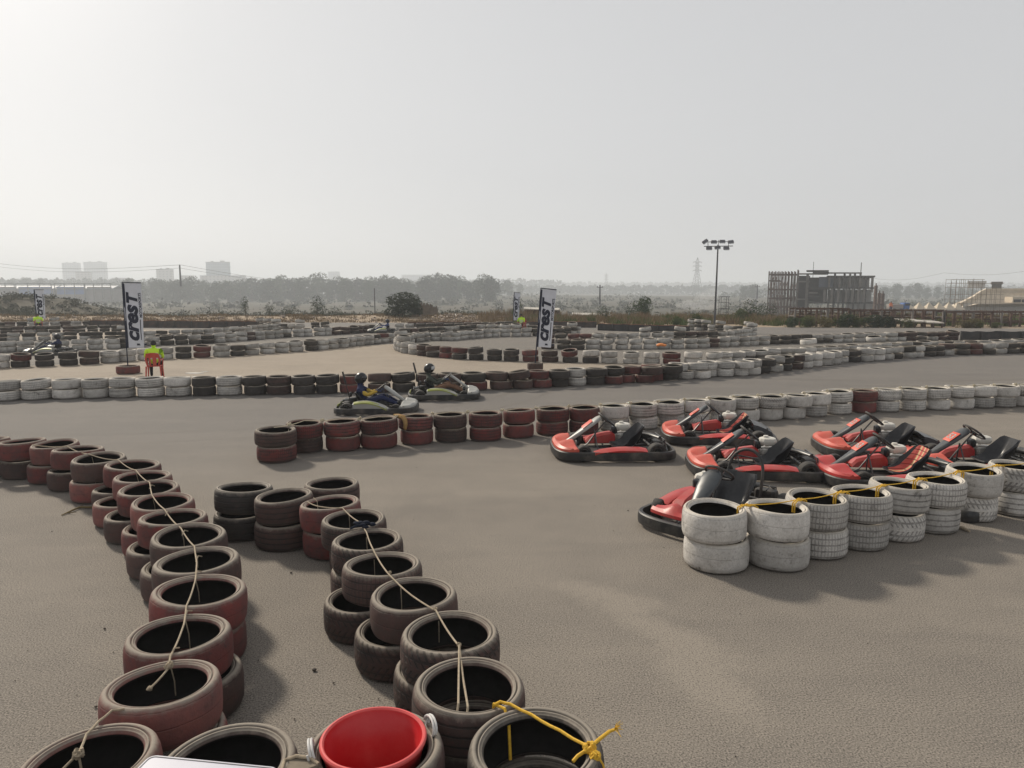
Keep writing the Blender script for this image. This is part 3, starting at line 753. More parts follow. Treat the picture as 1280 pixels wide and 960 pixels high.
def sit_joints():
    j = dict(pelvis=(0, 0, .50, .14), belly=(-.02, 0, .64, .14), chest=(.0, 0, .86, .165), neck=(.05, 0, 1.03, .062), head0=(.07, 0, 1.08, .075), head1=(.10, 0, 1.21, .088))
    for s_, k in (('l', 1), ('r', -1)):
        j.update({'sh' + s_: (.02, .20 * k, .96, .068), 'el' + s_: (.10, .27 * k, .72, .05), 'wr' + s_: (.30, .17 * k, .62, .034), 'pa' + s_: (.37, .13 * k, .60, .037),
                  'hip' + s_: (.06, .10 * k, .50, .10), 'kn' + s_: (.42, .16 * k, .50, .07), 'an' + s_: (.40, .16 * k, .09, .046), 'toe' + s_: (.54, .18 * k, .04, .036)})
    return j
def stand_joints():
    j = dict(pelvis=(0, 0, .95, .13), belly=(0, 0, 1.1, .125), chest=(0, 0, 1.3, .155), neck=(.01, 0, 1.48, .06), head0=(.02, 0, 1.53, .075), head1=(.03, 0, 1.66, .088))
    for s_, k in (('l', 1), ('r', -1)):
        j.update({'sh' + s_: (0, .19 * k, 1.40, .066), 'el' + s_: (-.02, .26 * k, 1.13, .048), 'wr' + s_: (.08, .26 * k, .90, .033), 'pa' + s_: (.10, .25 * k, .83, .036),
                  'hip' + s_: (0, .10 * k, .93, .10), 'kn' + s_: (.03, .12 * k, .50, .07), 'an' + s_: (-.02, .13 * k, .09, .046), 'toe' + s_: (.12, .15 * k, .04, .036)})
    return j
# ------------------------------------------------------------------ karts
m_red = mat("kart_red", (.40, .022, .020), rough=.38, var=.1, scale=5, dirt=(.33, .2, .15), dirt_amt=.3, spec=.5)
m_redfade = mat("kart_red_sun_bleached", (.50, .068, .040), rough=.45, var=.14, scale=5, dirt=(.4, .28, .2), dirt_amt=.3, spec=.5)
m_blk = mat("kart_black_plastic", (.020, .020, .021), rough=.5, var=.3, scale=6, dirt=(.16, .14, .115), dirt_amt=.5, dscale=4)
m_gloss = mat("kart_gloss_black", (.014, .015, .018), rough=.28, var=.2, dirt=(.12, .11, .1), dirt_amt=.3)
m_steel = mat("kart_steel", (.10, .10, .10), rough=.42, metal=.7, var=.2)
m_alu = mat("kart_aluminium", (.52, .51, .48), rough=.4, metal=.6, var=.15, dirt=(.15, .13, .1))
m_cream = mat("engine_tank_white", (.60, .58, .52), rough=.4, var=.08, dirt=(.3, .25, .2), dirt_amt=.4)
m_rub = mat("kart_rubber", (.022, .021, .020), rough=.75, var=.25, dirt=(.13, .11, .09), dirt_amt=.55, dscale=8)
m_kwhite = mat("kart_white", (.33, .33, .31), rough=.4, var=.1, dirt=(.2, .18, .14), dirt_amt=.5)
m_kgreen = mat("kart_lime", (.30, .33, .07), rough=.45, var=.1, dirt=(.2, .18, .14), dirt_amt=.4)
m_kgrey = mat("kart_grey", (.17, .18, .18), rough=.4, var=.15, dirt=(.2, .18, .14), dirt_amt=.4)
m_quilt, nt, b = new_mat("quilted_seat")
co = coords(nt); sx = nt.nodes.new('ShaderNodeSeparateXYZ'); L(nt, co, sx.inputs[0])
fy = math_(nt, 'ABSOLUTE', math_(nt, 'SUBTRACT', math_(nt, 'FRACT', math_(nt, 'MULTIPLY', sx.outputs[1], 11)), .5))
fz = math_(nt, 'ABSOLUTE', math_(nt, 'SUBTRACT', math_(nt, 'FRACT', math_(nt, 'MULTIPLY', sx.outputs[2], 14)), .5))
c = mixc(nt, ramp(nt, fy, .30, .36), (.42, .06, .045), (.55, .38, .2)); c = mixc(nt, ramp(nt, fz, .40, .46, 0, .7), c, (.10, .02, .02))
L(nt, c, b.inputs['Base Color']); b.inputs['Roughness'].default_value = .6
bump(nt, b, math_(nt, 'SUBTRACT', math_(nt, 'MULTIPLY', math_(nt, 'SUBTRACT', .5, fy), 1.0), math_(nt, 'MULTIPLY', ramp(nt, fz, .36, .48), .5)), .8, .02)

def text_mesh(txt, size, depth=.002, bold=.0, shear=0, name="txt", sx=1.0):
    cu = bpy.data.curves.new(name, 'FONT'); cu.body = txt; cu.size = size; cu.extrude = depth; cu.offset = bold; cu.shear = shear
    cu.align_x = 'CENTER'; cu.align_y = 'CENTER'; cu.resolution_u = 3
    o = bpy.data.objects.new(name, cu); col.objects.link(o)
    dg = bpy.context.evaluated_depsgraph_get(); dg.update()
    me = bpy.data.meshes.new_from_object(o.evaluated_get(dg)); bpy.data.objects.remove(o)
    return me
def kart(label, px, py, head, style, group, number=None, seat='black', hoop=False, cover=False, mast=False, pale=False, loc=None, steer=0, plate_red=True):
    p = G(px, py) if loc is None else Vector(loc)
    root = empty("go_kart", (p.x, p.y, .005), R(head), label, "go-kart", group)
    fair = {'red': m_red, 'faded': m_redfade, 'white': m_kwhite}[style]
    podm = {'red': m_red, 'faded': m_red, 'white': m_kwhite}[style]
    # --- tray and tubular chassis
    f = MB(); f.rbox((-.02, 0, .055), (1.25, .52, .012), .005)
    f.build("floor_tray", m_steel, root)
    f = MB()
    for s_ in (-1, 1):
        f.tube([(.72, .16 * s_, .075), (.45, .24 * s_, .07), (0, .30 * s_, .065), (-.45, .32 * s_, .07), (-.82, .30 * s_, .10)], .014, 8)
        f.tube([(.56, .30 * s_, .075), (.56, .48 * s_, .12)], .016, 8); f.tube([(.1, .30 * s_, .07), (.1, .62 * s_, .11), (-.36, .63 * s_, .11), (-.36, .32 * s_, .07)], .012, 8)
        f.tube([(.70, .20 * s_, .08), (.92, .22 * s_, .12)], .012, 8)
    f.tube([(.56, -.3, .075), (.56, .3, .075)], .016, 8); f.tube([(-.62, -.60, .14), (-.62, .60, .14)], .02, 10)
    f.tube([(-.82, -.42, .12), (-.90, 0, .13), (-.82, .42, .12)], .014, 8); f.tube([(-.82, -.3, .12), (-.80, -.3, .28), (-.80, .3, .28), (-.82, .3, .12)], .012, 8)
    f.build("chassis_frame", m_steel, root)
    # --- black plastic guard running round the kart
    out = []
    def q(x, y): out.append((x, y))
    for k in range(-12, 13):
        a = R(k * 6); sn_ = math.sin(a) / math.sin(R(72)); q(.45 + .55 * max(0, 1 - sn_ ** 2) ** .25, .665 * abs(sn_) ** .7 * (1 if sn_ >= 0 else -1))
    q(.10, .672); q(-.30, .68); q(-.62, .70); q(-.80, .665); q(-.90, .56); q(-.935, .3); q(-.935, -.3); q(-.90, -.56); q(-.80, -.665); q(-.62, -.70); q(-.30, -.68); q(.10, -.672)
    sec = [(0, .03), (.016, .042), (.02, .10), (.014, .155), (0, .168), (-.035, .168), (-.04, .09), (-.035, .03)]
    rows = []
    m_ = len(out)
    for i in range(m_):
        t = Vector((out[(i + 1) % m_][0] - out[i - 1][0], out[(i + 1) % m_][1] - out[i - 1][1])).normalized(); nn = Vector((t.y, -t.x))
        if nn.dot(Vector(out[i])) < 0: nn = -nn
        rows.append([(out[i][0] + nn.x * a, out[i][1] + nn.y * a, z) for a, z in sec])
    f = MB(); f.grid(rows, closed=True, loop=True)
    bo = f.build("bumper_guard", m_blk, root)
    # --- nose fairing, a moulded wedge that wraps the front
    rows = []
    for k in range(-12, 13):
        t = k / 12; y = t * (.625 if not hoop else .47); a = abs(t)
        s2_ = (abs(y) / .665) ** (1 / .7); xf = .45 + .553 * max(0, 1 - s2_ ** 2) ** .25 - (.12 if hoop else 0); xr = .735 - .05 * a ** 2 - .04 * (a > .15)
        hump = .045 * math.exp(-((a - .42) / .22) ** 2); notch = -.04 * math.exp(-(a / .14) ** 2)
        zt = .250 + hump * 1.2 + notch - .03 * a ** 3
        rows.append([(xr, y, .13), (xr - .005, y, zt - .02), (xr + .02, y, zt), (xr + (xf - xr) * .45, y, zt - .012), (xf - .06, y, .232 + hump * .4), (xf - .018, y, .205), (xf - .012, y, .171), (xf - .04, y, .165)])
    f = MB(); f.grid(rows, closed=True, caps=True); f.build("nose_fairing", fair, root, ang=24)
    # --- side pods
    for s_ in (-1, 1):
        f = MB(); rows = []
        big = (s_ == -1)
        for i in range(9):
            t = i / 8; x = -.44 + .84 * t
            w0 = .40; w1 = .69
            zt = .232 - .04 * t ** 2 - .01 * math.cos(t * 6)
            if style == 'white': zt += .20 * (1 - t) * (.5 + t)
            if i in (0, 8): zt -= .02
            rows.append([(x, s_ * .50, .11), (x, s_ * .50, zt - .01), (x, s_ * .535, zt), (x, s_ * .615, zt - .008), (x, s_ * w1, zt - .035), (x, s_ * w1, .170), (x, s_ * .64, .165)])
        f.grid(rows, closed=True, caps=True); po = f.build("side_pod", podm, root, ang=50)
        if style == 'white':
            f = MB(); rows = []; rows2 = []
            for i in range(9):
                t = i / 8; x = -.42 + .78 * t; zt = .232 - .04 * t ** 2 - .01 * math.cos(t * 6) + .20 * (1 - t) * (.5 + t)
                rows.append([(x, s_ * .62, zt + .000), (x, s_ * .655, zt - .012), (x, s_ * .694, zt - .036), (x, s_ * .694, zt - .06)])
            f.grid(rows); f.build("pod_stripe", m_kgreen, po)
    # raised inner cover on the engine side
    f = MB(); rows = []
    for i in range(8):
        t = i / 7; x = -.10 + .50 * t; zt = .315 - .10 * t ** 1.6 - (.05 if i in (0, 7) else 0)
        rows.append([(x, -.26, .12), (x, -.27, zt - .04), (x, -.31, zt), (x, -.43, zt - .01), (x, -.47, zt - .05), (x, -.48, .12)])
    f.grid(rows, closed=True, caps=True); f.build("engine_side_cover", m_red if style != 'white' else m_kgrey, root, ang=25)
    # --- steering fairing with number plate
    st = [(.80, .205, .045), (.70, .27, .055), (.56, .375, .085), (.44, .47, .115), (.34, .545, .125), (.26, .60, .115), (.21, .625, .07)]
    top = []; rows = []
    for i, (x, z, w2) in enumerate(st):
        j0 = st[max(i - 1, 0)]; j1 = st[min(i + 1, len(st) - 1)]; t = Vector((j1[0] - j0[0], 0, j1[1] - j0[1])).normalized(); n_ = Vector((-t.z, 0, t.x))
        if n_.z < 0: n_ = -n_
        row = []
        for (k, d_) in ((-1, -.035), (-.96, -.006), (-.7, .012), (0, .018), (.7, .012), (.96, -.006), (1, -.035), (.9, -.045), (.6, -.012), (0, -.006), (-.6, -.012), (-.9, -.045)):
            row.append(Vector((x, k * w2, z)) + n_ * d_)
        rows.append(row); top.append((Vector((x, 0, z)) + n_ * .018, n_, w2, t))
    f = MB(); f.grid(rows, closed=True, caps=True)
    nose_m = m_kwhite if (style == 'white' or pale) else mat("kart_fairing_black", (.045, .052, .058), rough=.38, var=.2, dirt=(.2, .18, .15), dirt_amt=.35)
    so_ = f.build("steering_fairing", nose_m, root, ang=50)
    a_, b2_ = Vector((.52, 0, .405)), Vector((.31, 0, .565)); tdir = (b2_ - a_).normalized(); nn = Vector((-tdir.z, 0, tdir.x)); nn = nn if nn.z > 0 else -nn
    mid = (a_ + b2_) / 2 + nn * .024
    Mx = Matrix((tdir, Vector((0, 1, 0)), nn)).transposed()
    if plate_red:
        f = MB(); f.rbox(mid, (.20, .185, .006), .004, rot=Mx); pl = f.build("number_plate", mat("plate_red", (.62, .09, .05), rough=.4, var=.12, dirt=(.6, .4, .3), dirt_amt=.4), so_)
        if number:
            me = text_mesh(number, .15, .0015, .004); me.materials.clear(); me.materials.append(m_kwhite)
            # written across the panel, top towards the wheel
            T = Matrix((Vector((0, 1, 0)), tdir, nn)).transposed().to_4x4()
            me.transform(Matrix.Translation(mid + nn * .005) @ T); link("number", me, pl)
    # --- steering wheel on its column
    cpos = Vector((.10, 0, .575)); ax = Vector((-.62, 0, .78)).normalized(); u = Vector((0, 1, 0)); w_ = ax.cross(u)
    f = MB(); n_ = 28
    f.tube([cpos + (u * math.cos(2 * PI * k / n_) * .165 + w_ * math.sin(2 * PI * k / n_) * (.165 if math.sin(2 * PI * k / n_) * 1 < .9 else .15)) for k in range(n_)], .0155, 8, loop=True)
    for a in (R(20 + steer), R(160 + steer), R(270 + steer)):
        f.tube([cpos - ax * .012, cpos + (u * math.cos(a) + w_ * math.sin(a)) * .16], [.013, .010], 6)
    M3 = Matrix((u, w_, ax)).transposed()
    f.lathe([(.0001, .012), (.045, .012), (.05, 0), (.045, -.02), (.0001, -.02)], 14, c=cpos - ax * .01, loop=False, mat=M3)
    f.build("steering_wheel", m_blk, root)
    f = MB(); f.tube([cpos - ax * .02, cpos - ax * .30, (.42, 0, .16), (.55, 0, .10)], .012, 8)
    for s_ in (-1, 1): f.tube([(.30, 0.0, .40), (.26, .13 * s_, .08)], .010, 6)
    f.build("steering_column", m_steel, root)
    for s_ in (-1, 1):
        f = MB(); f.tube([(.66, .12 * s_, .08), (.63, .12 * s_, .20)], .009, 6); f.rbox((.625, .12 * s_, .215), (.018, .07, .08), .006)
        f.build("pedal", m_alu, root)
    # --- seat shell
    path = [(.02, .150, .155, .01), (-.05, .115, .17, .045), (-.15, .095, .185, .09), (-.26, .105, .195, .14), (-.345, .16, .20, .17), (-.40, .225, .20, .16), (-.44, .30, .20, .13), (-.47, .37, .20, .10), (-.495, .435, .19, .07), (-.51, .475, .165, .04)]
    ins = []; outs = []
    for i, (x, z, w2, wing) in enumerate(path):
        j0 = path[max(i - 1, 0)]; j1 = path[min(i + 1, len(path) - 1)]; t = Vector((j1[0] - j0[0], 0, j1[1] - j0[1])).normalized(); n_ = Vector((t.z, 0, -t.x))      # towards the sitter
        r1 = []; r2 = []
        for k in range(-6, 7):
            a = k / 6; side = max(0, (abs(a) - .45) / .55) ** 1.7
            pp = Vector((x, a * w2 * (1.05 if abs(a) == 1 else 1), z)) + n_ * wing * side
            r1.append(pp + n_ * .012); r2.append(pp - n_ * .010 + Vector((0, .016 * (1 if a > 0 else -1) * (side > .2), 0)))
        ins.append(r1); outs.append(r2)
    f = MB(); rows = [a + list(reversed(b_)) for a, b_ in zip(ins, outs)]; f.grid(rows, closed=True, caps=True)
    s_o = f.build("seat", m_gloss, root, ang=60)
    if seat == 'quilt':
        f = MB(); rows = [[p_ + Vector((.014, 0, .008)) for p_ in r1[1:-1]] + [p_ for p_ in reversed(r1[1:-1])] for r1 in ins[1:]]
        f.grid(rows, closed=True, caps=True); f.build("seat_pad", m_quilt, s_o, ang=60)
    # --- wheels
    for (x, y, rr_, w2) in ((.56, .53, .128, .115), (.56, -.53, .128, .115), (-.62, .52, .140, .185), (-.62, -.52, .140, .185)):
        h = w2 / 2; f = MB()
        f.lathe([(.075, -h * .8), (rr_ - .03, -h), (rr_ - .008, -h * .86), (rr_, -h * .6), (rr_, h * .6), (rr_ - .008, h * .86), (rr_ - .03, h), (.075, h * .8)], 28, axis='y')
        wo = f.build("wheel", m_rub, root, loc=(x, y, rr_ + .0))
        if x > 0 and steer: wo.rotation_euler = (0, 0, R(steer))
        f = MB(); f.lathe([(.0001, -h * .3), (.03, -h * .32), (.05, -h * .5), (.07, -h * .85), (.078, -h * .85), (.078, h * .85), (.07, h * .85), (.05, h * .5), (.03, h * .32), (.0001, h * .3)], 20, axis='y', loop=False)
        f.build("rim", m_steel, wo)
    # --- engine
    f = MB(); f.rbox((-.27, -.37, .19), (.24, .20, .20), .03); 
    for k in range(6): f.rbox((-.27 + .02, -.37, .13 + .026 * k), (.27, .215, .008), .003)
    f.lathe([(.0001, 0), (.075, 0), (.08, .02), (.08, .05), (.05, .07), (.0001, .07)], 18, c=(-.27, -.50, .22), axis='y', loop=False)
    eo = f.build("engine", m_alu, root)
    f = MB(); f.rbox((-.25, -.37, .385), (.25, .21, .12), .045); f.lathe([(.0001, .03), (.035, .03), (.04, .02), (.04, 0)], 14, c=(-.22, -.36, .445), loop=False)
    f.build("fuel_tank", m_cream, eo)
    f = MB(); f.rbox((-.10, -.37, .33), (.09, .16, .13), .03); f.build("air_filter", m_gloss, eo)
    f = MB(); f.tube([(-.38, -.36, .25), (-.46, -.33, .27), (-.55, -.28, .27), (-.68, -.2, .26), (-.78, .1, .26)], [.018, .02, .035, .045, .045], 10); f.build("exhaust", m_steel, eo)
    f = MB(); f.rbox((-.70, .22, .20), (.16, .26, .14), .03); f.tube([(-.62, .1, .14), (-.7, .1, .2), (-.75, -.1, .3)], .01, 6); f.tube([(-.52, .3, .3), (-.66, .28, .32), (-.8, .3, .25)], .009, 6)
    f.build("rear_gear_box", m_blk, root)
    if cover:
        f = MB(); rows = []
        for i in range(6):
            t = i / 5; x = -.56 - .32 * t; zt = .36 - .13 * t ** 1.5
            rows.append([(x, -.36, zt - .10), (x, -.34, zt - .01), (x, -.1, zt + .02), (x, .1, zt + .02), (x, .34, zt - .01), (x, .36, zt - .10), (x, .32, zt - .09), (x, 0, zt - .01), (x, -.32, zt - .09)])
        f.grid(rows, closed=True, caps=True); f.build("rear_cover", m_gloss, root, ang=45)
    if hoop:
        f = MB(); pts = []
        for k in range(13):
            a = PI * k / 12; pts.append((-.56 - .08 * math.sin(a), .225 * math.cos(a), .44 + .30 * math.sin(a) ** .8))
        f.tube([(-.52, .22, .12)] + pts + [(-.52, -.22, .12)], .020, 8)
        f.tube([(-.60, .2, .58), (-.60, -.2, .58)], .009, 6); f.tube([(-.61, .18, .65), (-.61, -.18, .65)], .009, 6)
        f.build("seat_hoop", m_blk, root)
    if mast:
        f = MB(); f.tube([(-.62, .05, .2), (-.74, .05, .72)], .012, 8); f.tube([(-.735, .05, .70), (-.80, .05, .98)], [.026, .022], 8); f.rbox((-.62, .06, .42), (.06, .10, .12), .02)
        f.build("rear_mast", m_blk, root)
        f = MB(); f.rbox((-.90, 0, .17), (.03, .5, .07), .01); f.build("rear_plate", m_kgreen if style == 'white' else m_blk, root)
    k_ = .86 if style == 'white' else .94; root.scale = (k_, -k_ if style == 'white' else k_, k_)
    return root
PK = "red karts parked behind the white tyres"
kart("red kart alone at the left of the parked karts, its nose panel pale", 765, 567, 183, 'faded', PK, pale=True, steer=8, plate_red=True)
kart("red kart with red quilted seat parked close to the white tyre row, second from left", 897, 550, 172, 'faded', PK, seat='quilt', cover=True, number="7", steer=-6)
kart("red kart with black bucket seat, rear wheel showing, in the middle of the parked karts", 944, 589, 174, 'faded', PK, number=None, steer=4)
kart("red kart with a tall black seat hoop behind the nearest white tyres", 902, 649, 226, 'red', PK, hoop=True, plate_red=False, steer=18)
kart("red kart numbered 23 parked at the back right with a black seat", 1098, 566, 174, 'faded', PK, number="23", cover=True, steer=4)
kart("red kart with red and tan quilted seat half hidden by the white tyres", 1110, 601, 176, 'red', PK, number="63", seat='quilt', steer=-4)
kart("red kart at the far right with its steering wheel above the white tyres", 1222, 587, 178, 'faded', PK, number="53", steer=10)
RK = "karts racing along the tyre rows"
k1 = kart("white and lime racing kart nearer the camera, driven by the person in navy", 471, 514, 0, 'white', RK, mast=True, plate_red=False)
k2 = kart("white and lime racing kart ahead of the other, driven by the person in olive", 554, 497, 6, 'white', RK, mast=True, plate_red=False)
k3 = kart("white kart far off at the left, passing between tyre rows", 63, 443, 184, 'white', RK, plate_red=False)
k4 = kart("small far kart at the end of the brown tyre row, beyond the hairpin", 478, 416, 176, 'white', RK, plate_red=False)
m_hel_b = mat("helmet_black", (.02, .02, .022), rough=.3, var=.2); m_hel_w = mat("helmet_white", (.6, .6, .6), rough=.3); m_vis = mat("visor_dark", (.015, .017, .02), rough=.1, spec=.7)
m_visw = mat("visor_pale", (.45, .46, .46), rough=.15, spec=.7)
m_glove = mat("glove", (.02, .035, .10), rough=.8)
def seat_in(k, label, top, bottom, helmet, visor, hand=m_glove, skinf=False):
    o = make_person("person", driver_joints(), dict(top=top, bottom=bottom, hand=hand), label, loc=(k.location.x, k.location.y, k.location.z), rz=k.rotation_euler.z, helmet=(helmet, visor), sleeve_skin=skinf, sc=.88)
    return o
c_yel = cloth("yellow", (.48, .33, .06)); c_navy = cloth("navy", (.022, .03, .075)); c_olive = cloth("olive", (.055, .06, .05)); c_brown = cloth("brown", (.17, .095, .06)); c_blue = cloth("blue", (.04, .06, .15))
d1 = seat_in(k1, "driver in navy with yellow sleeves and a dark helmet, nearer kart", c_navy, c_navy, m_hel_b, m_vis)
# yellow lower sleeves
d1.data.materials[2] = c_yel
for p_ in d1.data.polygons:
    c_ = p_.center
    if p_.material_index == 0 and abs(c_.y) > .17 and c_.x > -.27 and c_.z < .52: p_.material_index = 2
d2 = seat_in(k2, "driver in olive jacket and brown trousers with a dark helmet, leading kart", c_olive, c_brown, m_hel_b, m_visw)
seat_in(k3, "driver in navy in the far kart at the left", c_navy, c_navy, m_hel_b, m_vis)
seat_in(k4, "driver in blue in the smallest kart far beyond the hairpin", c_blue, c_blue, m_hel_b, m_vis)

# ------------------------------------------------------------------ marshals on chairs
def plastic_chair(label, loc, rz, m, group):
    r_ = empty("plastic_chair", loc, rz, label, "chair", group)
    f = MB(); f.rbox((.0, 0, .43), (.44, .44, .025), .012); f.build("seat", m, r_)
    for (x, y) in ((.20, .21), (.20, -.21), (-.22, .21), (-.22, -.21)):
        f = MB(); f.tube([(x, y, .425), (x * 1.12 + (.02 if x > 0 else -.03), y * 1.13, 0)], [.028, .018], 8); f.build("leg", m, r_)
    f = MB(); rows = []
    for i in range(7):
        t = i / 6; z = .44 + .42 * t; w_ = .19 + .04 * math.sin(t * PI) ; xb = -.20 - .10 * t
        r1 = [(xb - .03 * (1 - (k / 4) ** 2) * -1 * -1, w_ * k / 4, z + (0.03 * (1 - (k / 4) ** 2) if i == 6 else 0)) for k in range(-4, 5)]
        r2 = [(a - .014, b_, c_) for a, b_, c_ in reversed(r1)]
        rows.append(r1 + r2)
    # back with slots: build three vertical slats and a top band
    f.grid(rows[4:], closed=True, caps=True)
    for k0 in (0, 2, 3, 5, 7):
        sl = [[r1[k0], r1[k0 + 1], r1[len(r1) - 2 - k0], r1[len(r1) - 1 - k0]] for r1 in rows[:5]]
        f.grid(sl, closed=True, caps=True)
    f.build("backrest", m, r_)
    for s_ in (-1, 1):
        f = MB(); f.tube([(-.25, .22 * s_, .64), (-.05, .255 * s_, .65), (.18, .25 * s_, .64), (.215, .235 * s_, .55), (.21, .22 * s_, .43)], [.022, .024, .024, .02, .02], 8); f.build("armrest", m, r_)
    return r_
m_chair = mat("chair_red", (.48, .06, .045), rough=.4, var=.1, dirt=(.4, .2, .15), dirt_amt=.3)
mg = "chairs of the track marshals"
c_blk = cloth("black", (.02, .02, .022)); c_hiv = cloth("hivis_shirt", (.50, .80, .04))
def marshal(px, py, rz, lab, clab):
    p = G(px, py)
    plastic_chair(clab, (p.x, p.y, .009), rz, m_chair, mg).scale = (.86,) * 3
    j = sit_joints()
    o = make_person("person", j, dict(top=c_hiv, bottom=c_blk), lab, loc=(p.x, p.y, .012), rz=rz, face_dir=(1, 0, -.25), vest=(m_hivis, m_reflect, .60, .99, (.66, .78)), sleeve_skin=True, sc=.86)
    return p
marshal(194, 473.5, R(108), "marshal in a lime safety vest seated on a red chair, seen from behind", "red plastic chair under the nearest marshal, by the big banner")
marshal(49, 414, R(-60), "far marshal in a lime vest below the far left banner", "red chair under the far left marshal")
marshal(652, 415, R(-120), "far marshal in a lime vest just left of the leaning banner", "red chair under the marshal left of the leaning banner")

# ------------------------------------------------------------------ banners standing in tyres
m_ban = mat("banner_cloth", (.60, .62, .68), rough=.8, var=.05); m_navy = mat("banner_navy", (.012, .016, .035), rough=.7); m_bgreen = mat("banner_line", (.10, .13, .06), rough=.7)
def banner(label, px, py, hgt, wid, lean, yaw, base_r=.30, base_c='red', base_lab=None):
    p = G(px, py); r_ = empty("banner_flag", (p.x, p.y, .25), yaw, label, "banner", "banners standing round the track")
    Ml = Matrix.Rotation(lean, 4, 'Y')
    f = MB(); f.tube([(0, 0, -.23), (0, 0, hgt * .5), (0, 0, hgt)], [.018, .016, .013], 8); f.tube([(0, 0, hgt), (wid, 0, hgt - .015)], .016, 8); po = f.build("pole", m_navy, r_); 
    z0 = hgt * .215; z1 = hgt - .03
    f = MB(); rows = []
    nz = 14
    def bulge(u, t): return .035 * math.sin(u * 2.6) * (1 - .4 * t) + .012 * math.sin(t * 9 + u * 3)
    def wd(t): return wid * (.93 + .07 * t)
    for i in range(nz + 1):
        t = i / nz; z = z0 + (z1 - z0) * t
        a = [(.02 + (wd(t) - .02) * k / 6, bulge(k / 6, t), z) for k in range(7)]
        rows.append(a + [(x, y + .004, z_) for x, y, z_ in reversed(a)])
    f.grid(rows, closed=True, caps=True); fo = f.build("cloth", m_ban, r_)
    f = MB(); rows = []
    for i in range(nz + 1):
        t = i / nz; z = z0 + (z1 - z0) * t; rows.append([(.012, -.006, z), (.06, -.004 + bulge(.05, t), z), (.06, .008 + bulge(.05, t), z), (.012, .008, z)])
    f.grid(rows, closed=True, caps=True); f.build("edge_band", m_navy, fo)
    H = z1 - z0
    def lay(me, zc, xc):      # letters run up the cloth, read from the right hand side
        for v in me.vertices:
            x, y, d = v.co; X = xc - y; Z = zc + x; t = min(1, max(0, (Z - z0) / H)); v.co = (X, bulge((X - .02) / wid, t) - .006 - d, Z)
    SZ = wid * .98
    m1 = text_mesh("cres", SZ, .0012, .023 * wid / .55, .25); m2 = text_mesh("T", SZ * .76, .0012, .020 * wid / .55, .25)
    w1 = max(v.co.x for v in m1.vertices); w2 = min(v.co.x for v in m2.vertices); y1 = min(v.co.y for v in m1.vertices); y2 = min(v.co.y for v in m2.vertices)
    bm_ = bmesh.new(); bm_.from_mesh(m1); m2.transform(Matrix.Translation((w1 - w2 + .03, y1 - y2, 0))); bm_.from_mesh(m2); me = bpy.data.meshes.new("letters"); bm_.to_mesh(me); bm_.free()
    xs_ = [v.co.x for v in me.vertices]; k = (H * .76) / (max(xs_) - min(xs_)); mx_ = (max(xs_) + min(xs_)) / 2; my_ = (max(v.co.y for v in me.vertices) + min(v.co.y for v in me.vertices)) / 2
    for v in me.vertices: v.co.x = (v.co.x - mx_) * k; v.co.y = (v.co.y - my_) * 1.0
    lay(me, z0 + H * .49, .02 + wid * .40); me.materials.clear(); me.materials.append(m_navy); link("lettering", me, fo)
    me = text_mesh("MOTORSPORTS", wid * .20, .0012, .004); xs_ = [v.co.x for v in me.vertices]; k = (H * .38) / (max(xs_) - min(xs_))
    for v in me.vertices: v.co.x *= k
    lay(me, z0 + H * .66, .02 + wid * .83); me.materials.clear(); me.materials.append(m_navy); link("small_lettering", me, fo)
    f = MB(); X = .02 + wid * .78
    f.grid([[(X - .012, bulge(.78, t) - .008, z0 + H * t), (X + .012, bulge(.78, t) - .008, z0 + H * t)] for t in (.12, .2, .28, .36, .44)]); 
    X2 = .02 + wid * .5
    f.grid([[(X2 + a, bulge(.5 + a, .04) - .008, z0 + H * (.035 + .02 * k_)) for a in (.0, .14, .3)] for k_ in (0, 1.5)])
    f.build("printed_marks", m_navy, fo)
    for ch in list(r_.children): ch.matrix_local = Ml @ ch.matrix_local
    # the tyre the pole stands in
    o = link("tyre", tyre_mesh(base_c, 'slick', 48)); o.location = (p.x, p.y, .012); o.scale = (base_r / .31,) * 2 + (1,)
    tag(o, base_lab, 'tyre', "tyres that hold the banner poles")
banner("white upright banner lettered crest beside the seated marshal", 160.5, 467, 2.52, .56, R(0), R(2), .33, 'red', "lone red tyre holding the upright banner pole")
banner("white banner lettered crest leaning right, in the middle of the track", 669, 463, 2.35, .50, R(4), R(3), .25, 'brown', "small brown tyre holding the leaning banner pole")
banner("far banner at the left edge above the seated marshal", 46.5, 413, 2.3, .60, R(0), R(4), .28, 'brown', "tyre holding the far left banner pole")
banner("far narrow banner seen almost edge-on, left of the leaning one", 641, 415, 2.15, .60, R(3), R(50), .28, 'dark', "tyre holding the far narrow banner pole")
